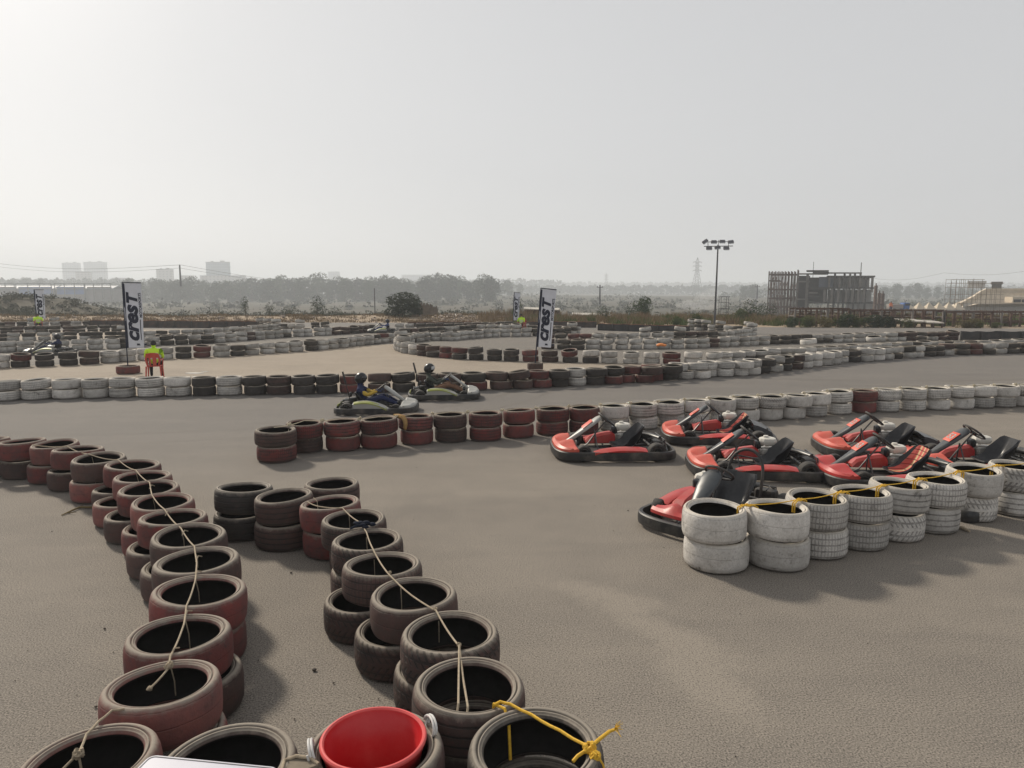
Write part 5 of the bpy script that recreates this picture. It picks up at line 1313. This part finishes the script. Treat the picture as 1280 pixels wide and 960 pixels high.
for i, (a, t, bt_, w_, k) in enumerate([(1012, 394, 410, 24, 2), (1032, 396, 412, 22, 2), (1057, 392, 412, 26, 1), (1073, 397, 414, 20, 2), (1095, 394, 414, 34, 0), (1112, 396, 414, 24, 0), (1134, 398, 414, 18, 2), (1207, 400, 417, 26, 2), (1222, 398, 417, 20, 2), (1244, 402, 418, 16, 2), (990, 396, 410, 20, 1), (870, 392, 408, 18, 2), (845, 395, 408, 16, 2)]):
    shrub(a, t, bt_, w_, 49.3, "green bush, %s from the left in the clump below the rusty frame" % ordinal(i + 1), k, "green bushes below the rusty frame")

# ------------------------------------------------------------------ far city
def facade_mat(name, wall, win, sx_, sz_, fx=.5, fz=.5):
    m, nt, b = new_mat(name); co = coords(nt); s = nt.nodes.new('ShaderNodeSeparateXYZ'); L(nt, co, s.inputs[0])
    a = math_(nt, 'FRACT', math_(nt, 'MULTIPLY', math_(nt, 'ADD', s.outputs[0], s.outputs[1]), 1 / sx_)); c = math_(nt, 'FRACT', math_(nt, 'MULTIPLY', s.outputs[2], 1 / sz_))
    k = math_(nt, 'MULTIPLY', math_(nt, 'LESS_THAN', a, fx), math_(nt, 'LESS_THAN', c, fz)); cc = mixc(nt, math_(nt, 'MULTIPLY', k, .7), wall, win)
    L(nt, cc, b.inputs['Base Color']); b.inputs['Roughness'].default_value = .8; return m
m_fac = facade_mat("tower_facade", (.42, .43, .44), (.10, .12, .14), 4.2, 3.3); m_fac2 = facade_mat("block_facade", (.38, .36, .34), (.09, .09, .1), 5, 3.4, .4, .4); m_glassy = facade_mat("glass_block_facade", (.26, .32, .36), (.14, .19, .24), 3.0, 3.6, .7, .6)
def city(x0, x1, top, Y, label, m, depth=7, roof=True, group="hazy city buildings on the horizon"):
    a = P(x0, top, Y); b_ = P(x1, top, Y); zg = min(hz(a.x, Y), 2) - 8; cx = (a.x + b_.x) / 2; w_ = b_.x - a.x
    r_ = empty("city_building", (cx, Y + depth / 2, zg), 0, label, "building", group)
    f = MB(); f.box((0, 0, (a.z - zg) / 2), (w_, depth, a.z - zg)); f.build("wall", m, r_, smooth=False)
    f = MB(); h = a.z - zg; f.box((0, 0, h + .4), (w_ + .6, depth + .6, .8)); 
    if roof: f.box((w_ * .2, 0, h + 1.6), (w_ * .18, depth * .3, 1.8)); f.box((-w_ * .25, 0, h + 1.3), (w_ * .1, depth * .3, 1.2))
    f.build("roof", mat("far_roof", (.3, .3, .3)), r_, smooth=False); return r_
city(77, 98, 329, 1300, "pale tower block, left one of the twin towers on the horizon", m_fac); city(104, 131, 328, 1300, "pale tower block, wider right one of the twin towers on the horizon", m_fac); city(94, 111, 340, 1000, "stepped grey block in front of the twin towers", m_fac2, roof=False)
city(195, 214, 337, 1000, "grey block of medium height left of the dark pole", m_fac2); city(257, 285, 328, 980, "blue-grey glass block, the most prominent one above the tree line", m_glassy); city(250, 305, 345, 960, "long low pale building at the foot of the glass block", m_fac2, roof=False)
city(410, 424, 340, 1500, "small pale square block above the middle of the tree line", m_fac, roof=False); city(502, 537, 344, 1500, "faint long building above the right part of the tree line", m_fac, roof=False); city(60, 92, 351, 950, "low pale building left of the stepped block", m_fac2, roof=False); city(140, 160, 348, 1000, "low pale block just left of the upright banner", m_fac2, roof=False); city(225, 240, 345, 1000, "low pale block right of the dark pole", m_fac2, roof=False)
# blue sheds behind gantry frames
m_blue = mat("shed_blue", (.05, .12, .32), rough=.6, var=.15, scale=.3); m_shedw = mat("shed_wall", (.17, .15, .15), rough=.8, var=.2, scale=.3)
m_pole = mat("pole_dark", (.07, .07, .075), rough=.6, var=.2); m_rust = mat("rusty_steel", (.075, .042, .032), rough=.85, var=.35, scale=2, dirt=(.25, .18, .13), dirt_amt=.4); m_conc = mat("raw_concrete", (.155, .14, .128), rough=.9, var=.18, scale=.8, dirt=(.10, .09, .08), dirt_amt=.5); m_concd = mat("dark_concrete", (.05, .046, .044), rough=.9, var=.3, scale=.8, dirt=(.05, .045, .045), dirt_amt=.5)
for i, (x0, x1, lab) in enumerate([(22, 66, "blue-walled shed left of the far banner's pole"), (70, 107, "blue-walled shed below the twin towers"), (108, 140, "grey shed left of the upright banner"), (-14, 20, "grey shed at the left picture edge")]):
    Y = 420; a = P(x0, 357, Y); b_ = P(x1, 357, Y); zg = hz(a.x, Y); r_ = empty("shed", ((a.x + b_.x) / 2, Y + 6, zg), 0, lab, "shed", "sheds beyond the scrub at the left"); w_ = b_.x - a.x; h = a.z - zg
    f = MB(); f.box((0, 0, h * .4), (w_, 12, h * .8)); f.build("wall", m_shedw, r_, smooth=False)
    f = MB(); f.box((0, -6.1, h * .72), (w_ * .96, .2, h * .42)); f.build("front_panel", m_blue if i < 2 else m_shedw, r_, smooth=False)
    f = MB(); rows = [[(x, -6.6, h * .84), (x, 0, h * 1.0), (x, 6.6, h * .84), (x, 6.6, h * .8), (x, 0, h * .96), (x, -6.6, h * .8)] for x in (-w_ * .52, w_ * .52)]; f.grid(rows, closed=True, caps=True); f.build("roof", mat("shed_roof", (.10, .13, .16), rough=.6), r_, smooth=False)
    f = MB()
    for k in range(4): x = -w_ * .5 + w_ * k / 3; f.box((x, -7.5, (h + 1.2) / 2), (.35, .35, h + 1.2))
    f.box((0, -7.5, h + 1.2), (w_, .35, .4)); f.build("gantry_frame", m_pole, r_, smooth=False)
# poles, pylons, wires
def pole(px, top, bot, Y, r_, label, name="utility_pole", arm=True):
    a = P(px, top, Y); zg = P(px, bot, Y).z; r0 = empty(name, (a.x, Y, zg), 0, label, "pole", "thin poles beyond the track")
    f = MB(); f.tube([(0, 0, -.5), (0, 0, a.z - zg)], [r_ * 1.2, r_ * .8], 7); f.build("shaft", m_pole, r0)
    if arm: f = MB(); f.box((0, 0, a.z - zg - .6), (1.6, .15, .15)); f.box((-.6, 0, a.z - zg - .4), (.12, .12, .3)); f.box((.6, 0, a.z - zg - .4), (.12, .12, .3)); f.build("crossarm", m_pole, r0)
pole(224.5, 331, 356, 230, .28, "dark pole rising above the tree line between two city blocks", arm=False); pole(468, 360, 396, 70, .045, "thin pole left of the big round shrub", arm=False); pole(750, 356, 378, 180, .2, "short pole in the valley right of the leaning banner"); pole(947, 356, 372, 240, .16, "short pole left of the unfinished building")
def pylon(px, top, bot, Y, label):
    a = P(px, top, Y); zg = P(px, bot, Y).z; H = a.z - zg; r0 = empty("pylon", (a.x, Y, zg), R(8), label, "pylon", "power pylons on the plain")
    f = MB(); r_ = .22; bw = H * .13; ww = H * .035
    def wd(t): return bw + (ww - bw) * min(1, t / .62)
    for sx_ in (-1, 1):
        for sy in (-1, 1):
            f.tube([(sx_ * wd(t), sy * wd(t), H * t) for t in (0, .3, .62, .88)] + [(0, 0, H)], r_, 4)
    lv = [0, .14, .26, .37, .47, .56, .64, .72, .80, .88]
    for t0, t1 in zip(lv, lv[1:]):
        for s_ in (-1, 1):
            f.tube([(-wd(t0), s_ * wd(t0), H * t0), (wd(t1), s_ * wd(t1), H * t1)], r_ * .6, 4); f.tube([(wd(t0), s_ * wd(t0), H * t0), (-wd(t1), s_ * wd(t1), H * t1)], r_ * .6, 4)
    f.build("lattice_tower", m_pole, r0)
    for t in (.62, .75, .87):
        f = MB(); L_ = H * .135
        for s_ in (-1, 1): f.tube([(s_ * ww, 0, H * (t + .02)), (s_ * L_, 0, H * t)], r_ * .8, 4); f.tube([(s_ * ww, 0, H * (t - .015)), (s_ * L_, 0, H * t)], r_ * .8, 4); f.tube([(s_ * L_, 0, H * t), (s_ * L_, 0, H * (t - .035))], r_ * .8, 4)
        f.build("crossarm", m_pole, r0)
pylon(872, 322, 364, 800, "large lattice power pylon left of the floodlight pole"); pylon(758, 341, 362, 1400, "small faint power pylon in the middle distance")
def wire(label, pts, r_):
    f = MB(); P3 = [P(*p) for p in pts]; sm = []
    for a, b_ in zip(P3, P3[1:]):
        for k in range(10): t = k / 10; q = a.lerp(b_, t); q.z -= 2.2 * math.sin(PI * t); sm.append(q)
    sm.append(P3[-1]); f.tube(sm, r_, 5); o = f.build("power_line", m_pole); tag(o, label, "power line", "power lines across the sky")
wire("upper power line at the left", [(-30, 326, 300), (225, 331, 230), (420, 351, 420)], .05); wire("lower power line at the left", [(-30, 330, 300), (225, 335, 232), (420, 353, 420)], .04)
wire("power line rising to the right edge", [(1085, 347, 400), (1180, 341, 330), (1330, 330, 260)], .05)
# floodlight mast
FM = G(893, 408); r0 = empty("floodlight_mast", (FM.x, FM.y, -.05), 0, "tall grey floodlight mast with seven lamps on two crossbars", "floodlight")
Y = FM.y; Ht = P(897, 301, Y).z + .05; lx = P(898, 301, Y).x - FM.x - .05
def mp_(px, py): q = P(px, py, Y); return Vector((q.x - FM.x, 0, q.z + .05))
f = MB(); f.tube([(0, 0, 0), (.03, 0, Ht * .5), mp_(897.5, 306)], [.075, .06, .045], 10); f.build("mast", m_pole, r0)
f = MB(); f.tube([mp_(880, 308), mp_(916, 307.5)], .03, 6); f.tube([mp_(881, 302.5), mp_(914, 302)], .022, 6); f.tube([mp_(885, 302), mp_(885, 309)], .02, 6); f.tube([mp_(910.5, 302), mp_(910.5, 309)], .02, 6); f.tube([mp_(898, 300), mp_(898, 309)], .02, 6); f.build("crossbar", m_pole, r0)
for i, (a, b_, t) in enumerate(((881, 302, .5), (892, 302.5, 0), (902.5, 302, 0), (913, 302.5, .1), (886, 310.5, 0), (896.5, 309.5, .1), (907.5, 310.5, 0))):
    q = mp_(a, b_); f = MB(); f.rbox(q + Vector((0, -.08, 0)), (.40, .14, .22), .03, rot=Euler((R(-35), t * -1.2, 0)).to_matrix()); lo = f.build("lamp", mat("lamp_housing", (.10, .10, .11), rough=.5), r0)
    f = MB(); f.rbox(q + Vector((0, -.17, -.06)), (.34, .02, .17), .008, rot=Euler((R(-35), t * -1.2, 0)).to_matrix()); f.build("lens", mat("lamp_lens", (.30, .31, .32), rough=.2), lo)
# small ladder platform by the mast
q = P(905, 371, 62); r0 = empty("scaffold_stand", (q.x, 62, hz(q.x, 62)), 0, "small open scaffold stand right of the floodlight mast", "scaffold"); f = MB(); h = q.z - hz(q.x, 62); w_ = .32
for sx_ in (-1, 1):
    for sy in (-1, 1): f.tube([(sx_ * w_, sy * w_, 0), (sx_ * w_, sy * w_, h)], .02, 5)
for z in (.25, .5, .75, 1): f.tube([(-w_, -w_, h * z), (w_, -w_, h * z)], .018, 5); f.tube([(-w_, w_, h * z), (w_, w_, h * z)], .018, 5)
f.box((0, 0, h), (w_ * 2.4, w_ * 2.4, .06)); f.build("frame", m_pole, r0)

# ------------------------------------------------------------------ unfinished building
YB = 150; 
def B(px, py, dy=0): return P(px, py, YB + dy)
zg = hz(B(1020, 380).x, YB)
bx0 = B(960, 380).x; bx1 = B(1093, 380).x; r0 = empty("unfinished_building", ((bx0 + bx1) / 2, YB, zg), 0, "unfinished concrete building with bare columns and rusty steel frame at its left", "building")
OX = (bx0 + bx1) / 2
def bl(px, py, dy=0): q = B(px, py, 0); return Vector((q.x - OX, dy, q.z - zg))
f = MB()
for (py, x0, x1, d) in ((345.5, 1034, 1094, 7), (360, 1011, 1093, 7), (378.5, 1011, 1096, 7), (341, 1016, 1036, 5), (360.5, 1010, 1036, 6), (371, 1010, 1024, 6)):
    a = bl(x0, py); c = bl(x1, py); f.box(((a.x + c.x) / 2, d, a.z), (c.x - a.x, 14, .32))
f.build("floor_slabs", m_concd, r0, smooth=False)
for i, px in enumerate((1037, 1044, 1050, 1056, 1063, 1069, 1076, 1083, 1091)):
    a = bl(px, 345); f = MB(); top_ = 345 if i not in (1, 3, 4, 5, 6) else 341
    aa = bl(px, top_); f.box((aa.x, .4, (aa.z + bl(px, 378).z) / 2 if px > 1088 else aa.z / 2), (.42, .42, aa.z if px <= 1088 else (aa.z - bl(px, 366).z)))
    if px > 1088: f = MB(); f.box((aa.x, .4, (aa.z + bl(px, 365).z) / 2), (.5, .5, aa.z - bl(px, 365).z))
    f.build("column", m_concd if i % 2 else m_conc, r0, smooth=False)
for i, px in enumerate((1031, 1040, 1048, 1058, 1066, 1073, 1080)):
    a = bl(px, 361); c = bl(px, 378); f = MB(); f.box((a.x, -.5, (a.z + c.z) / 2), (.5, .4, a.z - c.z)); f.build("column", m_conc, r0, smooth=False)
m_wallg = mat("block_wall_grey", (.27, .265, .26), rough=.9, var=.12, scale=.5, dirt=(.13, .12, .12), dirt_amt=.5, dscale=.4); m_wallb = mat("sheet_blue_grey", (.10, .115, .15), rough=.8, var=.2, scale=.6)
for (x0, x1, y0, y1, d, m_, nm) in ((1036, 1090, 362, 378, 3, m_wallg, "infill_wall"), (1024, 1042, 346, 360, .8, m_wallb, "cladding_panel"), (1044, 1088, 347, 360, 4, m_wallg, "infill_wall"), (1058, 1096, 379.5, 388, .5, m_wallg, "infill_wall"), (1010, 1034, 346, 378, 8, m_concd, "core_wall"), (998, 1010, 344, 388, 6, m_concd, "core_wall")):
    a = bl(x0, y0); c = bl(x1, y1); f = MB(); f.box(((a.x + c.x) / 2, d, (a.z + c.z) / 2), (c.x - a.x, .25, a.z - c.z)); f.build(nm, m_, r0, smooth=False)
# lattice steel frame at the left
f = MB()
for k in range(10):
    px = 961.5 + k * 4.0; d = k * .25
    for dd in (0, 6): a = bl(px, 339 if k < 9 else 337); f.box((a.x, dd + .3, a.z / 2), (.24, .24, a.z))
for py in (343, 351, 362, 373, 384):
    a = bl(961, py); c = bl(998, py) if py != 351 else bl(975, py); 
    for dd in (0, 6): f.box(((a.x + c.x) / 2, dd + .3, a.z), (c.x - a.x, .2, .3))
for k in range(0, 9):
    for (y0, y1) in ((343, 362), (362, 373), (373, 388)): 
        a = bl(961.5 + k * 4, y1); c = bl(965.5 + k * 4, y0)
        if (k * 3 + y0) % 4 != 1: f.tube([(a.x, .3, a.z), (c.x, 6.3, c.z)], .09, 4)
f.build("steel_frame", m_rust, r0, smooth=False)
f = MB()
for px in (993, 997, 1009, 1010.5): a = bl(px, 342); f.box((a.x, -.4, a.z / 2), (.3, .3, a.z))
for (x0, x1, py) in ((998, 1024, 342.5), (998, 1012, 352), (996, 1010, 374), (1011, 1022, 366)): a = bl(x0, py); c = bl(x1, py); f.box(((a.x + c.x) / 2, -.4, a.z), (c.x - a.x, .3, .3))
f.build("frame_posts", m_conc, r0, smooth=False)
f = MB(); a = bl(1017, 328); f.box((a.x, 2, a.z - 1.5), (.1, .1, 3.4)); a = bl(1077.5, 329); f.box((a.x, 2, a.z - 1.6), (.16, .16, 3.6)); a = bl(1008, 338.4); c = bl(1036, 338); f.box(((a.x + c.x) / 2, 3, a.z), (c.x - a.x, 6, .25)); a = bl(1036, 341); c = bl(1078, 341); f.box(((a.x + c.x) / 2, 2, a.z), (c.x - a.x, .4, .28))
f.build("roof_rods", m_concd, r0, smooth=False)
for ch in r0.children:
    for v in ch.data.vertices: v.co.x += v.co.y * .42      # walls run straight back from the eye
# dark column-like tower
a = P(1098, 357, 140); zg2 = hz(a.x, 140); r1 = empty("rusty_tower", (a.x, 140, zg2), 0, "dark narrow rusty tower right of the unfinished building", "tower"); f = MB()
for (x, h) in ((-.45, a.z - zg2), (.3, a.z - zg2 - 1.4), (1.0, a.z - zg2 - 1.5)): f.box((x, 0, h / 2), (.42, .5, h)); f.box((x, 0, h + .2), (.15, .15, .5))
for z in (1, 2, 3, 4): f.box((.3, 0, z), (1.9, .6, .16))
f.build("steel_body", m_rust, r1, smooth=False)
# rusty pipe rack running along the right
YR = 51
def rack(px0, px1, py, label, posts):
    a = P(px0, py, YR); c = P(px1, py, YR); r1 = empty("pipe_rack", (a.x, YR, -.05), 0, label, "steel frame", "rusty steel frames at the right"); f = MB(); Lx = c.x - a.x; z = a.z + .05
    f.box((Lx / 2, 0, z), (Lx, .10, .12)); f.box((Lx / 2, 1.0, z), (Lx, .10, .10)); f.build("top_beam", m_rust, r1, smooth=False)
    for i in range(posts):
        x = Lx * i / (posts - 1); f = MB(); f.box((x, 0, z / 2), (.16 if i % 2 else .11, .12, z)); f.box((x, 1, z / 2), (.1, .1, z)); f.box((x, .5, z * .6), (.06, 1, .06)); f.build("post", m_rust if i % 3 else m_conc, r1, smooth=False)
    f = MB(); rr = random.Random(posts)
    for i in range(posts * 3):
        x = rr.uniform(0, Lx - 1); f.box((x + .5, rr.uniform(.0, .9), rr.uniform(.2, z * .9)), (rr.uniform(.5, 2.2), .05, .06))
        if i % 2: f.box((x, rr.uniform(.1, .9), z / 2 + .1), (.035, .035, z * 1.02))
    f.build("crosspieces", m_rust, r1, smooth=False)
rack(994, 1062, 386, "left rusty steel frame in front of the unfinished building", 6); rack(1063, 1180, 388, "middle rusty steel frame below the small tents", 10); rack(1181, 1300, 390, "right rusty steel frame below the pale hall", 11)
# bright slab roofs of shacks low behind the shrubs
for i, (x0, x1, py, Y, lab, m_) in enumerate([(655, 700, 386, 66, "low shack with pale sheet roof right of the leaning banner", None), (716, 765, 393, 64, "low shack with a pale sheet roof behind the middle barrier", None), (1125, 1150, 400.5, 50, "low white plank bench under the rusty frame", None), (1150, 1172, 402, 50, "second low white plank bench under the rusty frame", None), (560, 600, 394, 70, "flat pale sheet roof right of the wooden fence", None)]):
    a = P(x0, py, Y); c = P(x1, py, Y); z0 = hz(a.x, Y) if Y > 60 else -.05; r1 = empty("shack" if i not in (2, 3) else "bench", ((a.x + c.x) / 2, Y, z0), 0, lab, "shack" if i not in (2, 3) else "bench"); w_ = c.x - a.x; h = a.z - z0
    f = MB(); f.box((0, 0, h), (w_, 1.6, .07), rot=Euler((R(4), R(1.5), 0)).to_matrix()); f.build("roof" if i not in (2, 3) else "plank", mat("pale_sheet", (.46, .43, .38), rough=.7, var=.2), r1, smooth=False)
    f = MB()
    for x in (-.47, 0, .47): f.box((w_ * x, -.6, h / 2), (.07, .07, h)); f.box((w_ * x, .6, h / 2), (.07, .07, h))
    if i not in (2, 3): f.box((0, .5, h * .45), (w_ * .9, .05, h * .8))
    f.build("frame", m_rust, r1, smooth=False)
# wooden paling fence by the round shrub
a = P(525, 387, 67); r1 = empty("wooden_fence", (a.x, 67, hz(a.x, 67)), 0, "ramshackle wooden paling fence right of the big round shrub", "fence"); f = MB(); rr = random.Random(3)
for i in range(46):
    x = i * .095 * 67 / FOC * 10 * .5; h = rr.uniform(.8, 1.35) * (1.15 - .008 * i); f.box((x, rr.uniform(-.05, .05), h / 2), (.13, .04, h), rot=Euler((0, rr.uniform(-.06, .06), 0)).to_matrix())
f.build("palings", mat("weathered_wood", (.17, .14, .11), rough=.9, var=.35, scale=1.5), r1, smooth=False)
# tents
m_tent = mat("tent_canvas", (.50, .43, .33), rough=.85, var=.1, scale=.6)
for i, px in enumerate((1136, 1149, 1161.5, 1174, 1186, 1197)):
    YT = 125; a = P(px, 377 + (.5 if i else 2), YT); zb = P(px, 387, YT).z; r1 = empty("tent", (a.x, YT, zb), 0, "sand-coloured pyramid tent, %s from the left" % ordinal(i + 1), "tent", "row of small pyramid tents"); H = a.z - zb
    f = MB(); rows = []
    for t in (0, .15, .35, .6, .85, 1): w_ = .95 * (1 - t) ** 1.25 + .02; rows.append([(-w_, -w_, H * t), (w_, -w_, H * t), (w_, w_, H * t), (-w_, w_, H * t)])
    f.grid(rows, closed=True, caps=True); f.build("canopy", m_tent, r1, smooth=False)
    f = MB()
    for sx_ in (-1, 1):
        for sy in (-1, 1): f.box((sx_ * .9, sy * .9, -1.1), (.08, .08, 2.2))
    f.build("legs", m_pole, r1, smooth=False)
# pale hall with scaffold
YH = 135
def hp(px, py): return P(px, py, YH)
r1 = empty("hall", (hp(1240, 380).x, YH, hz(hp(1240, 380).x, YH)), 0, "pale hall with a sloping cream roof at the right edge", "building"); O_ = r1.location
def hl(px, py, d=0): q = hp(px, py); return Vector((q.x - O_.x, d, q.z - O_.z))
f = MB(); front = [hl(1180, 387), hl(1188, 384), hl(1203, 378), hl(1217, 371), hl(1228, 364), hl(1236, 360.5), hl(1300, 360.5), hl(1400, 361)]
rows = [[v + Vector((0, d, 0)) for v in front] + [Vector((v.x, d, v.z - .35)) for v in reversed(front)] for d in (3, 22)]
f.grid(rows, closed=True, caps=True); f.build("roof", mat("hall_roof", (.55, .47, .36), rough=.8, var=.12, scale=.4, dirt=(.3, .24, .18), dirt_amt=.4), r1, smooth=False)
f = MB(); ro = [hl(1186, 388), hl(1218, 377), hl(1236, 366), hl(1400, 366), hl(1400, 379), hl(1212, 379.5)]
f.grid([[v + Vector((0, -2.5, 0)) if i > 2 else v + Vector((0, 2.9, 0)) for i, v in enumerate(ro)], [v + Vector((0, 2.95, -.02)) for v in ro]], closed=True, caps=True); f.build("lower_roof", mat("hall_roof", (.55, .47, .36)), r1, smooth=False)
f = MB(); out_l = front + [hl(1400, 381), hl(1186, 388)]
f.grid([[v + Vector((0, 3.1, -.05)) for v in out_l], [v + Vector((0, 3.4, -.05)) for v in out_l]], closed=True, caps=True); f.build("roof_slope", mat("hall_roof", (.55, .47, .36)), r1, smooth=False)
f = MB(); a = hl(1204, 379); c = hl(1400, 396); f.box(((a.x + c.x) / 2, 8, (a.z + c.z) / 2 - 1), (c.x - a.x, 16, a.z - c.z + 2)); f.build("wall", mat("hall_wall", (.52, .50, .47), rough=.85, var=.12, scale=.4, dirt=(.25, .22, .2), dirt_amt=.4), r1, smooth=False)
f = MB(); a = hl(1206, 381)
for px in (1256, 1266, 1275, 1284, 1293): a = hl(px, 374); c = hl(px + 7, 377.5); f = MB(); f.box(((a.x + c.x) / 2, -2.6, (a.z + c.z) / 2), (c.x - a.x, .3, a.z - c.z)); f.build("window", m_concd, r1, smooth=False)
f = MB(); a = hl(1254, 378); c = hl(1302, 371); f.box(((a.x + c.x) / 2, -1.4, (a.z + c.z) / 2 ), (c.x - a.x, 2.2, abs(a.z - c.z))); f.build("dormer_wall", mat("hall_roof", (.55, .47, .36)), r1, smooth=False)
for (x0, x1, t, b2, lab) in ((1211, 1232, 352.5, 360, 0), (1242, 1253, 353.5, 361, 0)):
    a = hl(x0, t); c = hl(x1, b2); f = MB(); f.box(((a.x + c.x) / 2, 6, (a.z + c.z) / 2), (c.x - a.x, 4, a.z - c.z)); f.box(((a.x + c.x) / 2, 6, a.z), (c.x - a.x + .4, 4.4, .5)); f.build("roof_tank_house", m_conc if x0 > 1240 else mat("hall_wall", (.5,.5,.5)), r1, smooth=False)
for ch in r1.children:
    for v in ch.data.vertices: v.co.x += (v.co.y if v.co.y > 0 else 0) * .62
r2 = empty("scaffold", (hp(1190, 390).x, YH - 5, hz(hp(1190, 390).x, YH)), 0, "thin bamboo scaffold standing in front of the pale hall", "scaffold"); f = MB(); rr = random.Random(8); O2 = r2.location
def sl(px, py): q = P(px, py, YH - 5); return Vector((q.x - O2.x, 0, q.z - O2.z))
for i in range(12):
    px = 1190 + i * 5.6 + rr.uniform(-1, 1); t = 349 if i < 8 else 358; 
    for d in (0, 1.6): q = sl(px, t + rr.uniform(-1, 3)); f.tube([(q.x, d, 0), (q.x, d, q.z)], .035, 4)
for py in (349.5, 354, 359.5, 368, 374, 379, 388):
    a = sl(1190 if py < 356 else 1188, py); c = sl(1231 if py < 352 else 1255, py); f.tube([(a.x, 0, a.z), (c.x, 0, c.z)], .035, 4); f.tube([(a.x, 1.6, a.z), (c.x, 1.6, c.z)], .03, 4)
f.build("poles", mat("bamboo", (.20, .15, .10), rough=.8), r2)
# truck, worker, wall pieces
a = P(1124, 382, 118); r1 = empty("truck", (a.x, 118, P(1124, 388, 118).z - .3), R(180), "small blue truck left of the tents", "truck"); f = MB(); f.rbox((-.9, 0, 1.0), (1.0, 1.4, 1.1), .12); f.build("cab", m_blue, r1); f = MB(); f.rbox((.7, 0, .95), (2.1, 1.4, .7), .05); f.build("load_bed", mat("truck_bed", (.25, .22, .2)), r1)
f = MB(); f.box((-1.0, 0, 1.28), (.85, 1.43, .35)); f.build("windscreen", m_vis, r1)
for x in (-.9, 1.1):
    for y in (-.65, .65): f = MB(); f.lathe([(.0001, -.1), (.3, -.1), (.32, -.05), (.32, .05), (.3, .1), (.0001, .1)], 14, c=(x, y, .32), axis='y', loop=False); f.build("wheel", m_rub, r1)
a = P(1114, 376, 112); o = make_person("person", stand_joints(), dict(top=cloth("orange", (.65, .16, .05)), bottom=c_navy), "tiny worker in an orange top standing by the rusty tower", loc=(a.x, 112, P(1114, 387, 112).z - .45), rz=R(-90))
f = MB(); a = P(1105, 388, 114); c = P(1202, 388, 114); f.box(((a.x + c.x) / 2, 114, a.z - 1.2), (c.x - a.x + 4, .4, 2.4)); o = f.build("site_wall", m_wallg, smooth=False); tag(o, "low grey site wall under the tents", "wall")
# smoke rising from the low ground
m_sm = bpy.data.materials.new("smoke"); m_sm.use_nodes = True; nt = m_sm.node_tree; nt.nodes.clear()
out_ = nt.nodes.new('ShaderNodeOutputMaterial'); pv = nt.nodes.new('ShaderNodeVolumePrincipled'); L(nt, pv.outputs[0], out_.inputs['Volume']); pv.inputs['Color'].default_value = (.9, .9, .9, 1); pv.inputs['Density'].default_value = .07
f = MB(); c0 = P(874, 381, 190)
f.ball(c0, (6.5, 4, 1.5), 24, 14); f.ball(c0 + Vector((2.0, 1, 1.6)), (3.2, 2.6, 1.8), 24, 14); f.ball(c0 + Vector((3.5, 1, 3.0)), (2.0, 1.8, 1.5), 24, 14)
o = f.build("smoke", m_sm); tag(o, "thin white smoke drifting over the low ground left of the floodlight", "smoke", kind='stuff')
# rubble strip
f = MB(); rr = random.Random(31)
for i in range(900):
    y = rr.uniform(55, 64); px = rr.choice([rr.uniform(-40, 660), rr.uniform(540, 640), rr.uniform(870, 1200)]); x = P(px, 400, y).x; s_ = rr.uniform(.04, .16); f.box((x, y, hz(x, y) + s_ * .3), (s_ * 1.6, s_ * 1.2, s_), rot=Euler((rr.uniform(-.5, .5), rr.uniform(-.5, .5), rr.uniform(0, 3))).to_matrix())
o = f.build("rubble", mat("rubble", (.26, .21, .17), rough=.95, var=.35, scale=.9), smooth=False); tag(o, "scattered rubble on the dirt strip behind the track", "rubble", kind='stuff')

# ------------------------------------------------------------------ haze
m_hz = bpy.data.materials.new("haze"); m_hz.use_nodes = True; nt = m_hz.node_tree; nt.nodes.clear()
out_ = nt.nodes.new('ShaderNodeOutputMaterial'); pv = nt.nodes.new('ShaderNodeVolumePrincipled'); L(nt, pv.outputs[0], out_.inputs['Volume'])
pv.inputs['Color'].default_value = (.88, .93, .98, 1); pv.inputs['Density'].default_value = .0009; pv.inputs['Anisotropy'].default_value = .2
f = MB(); f.box((0, 1700, 25), (7600, 3900, 66)); o = f.build("haze", m_hz, smooth=False); tag(o, kind='stuff'); tag(o, "pale haze over the whole place", "haze")
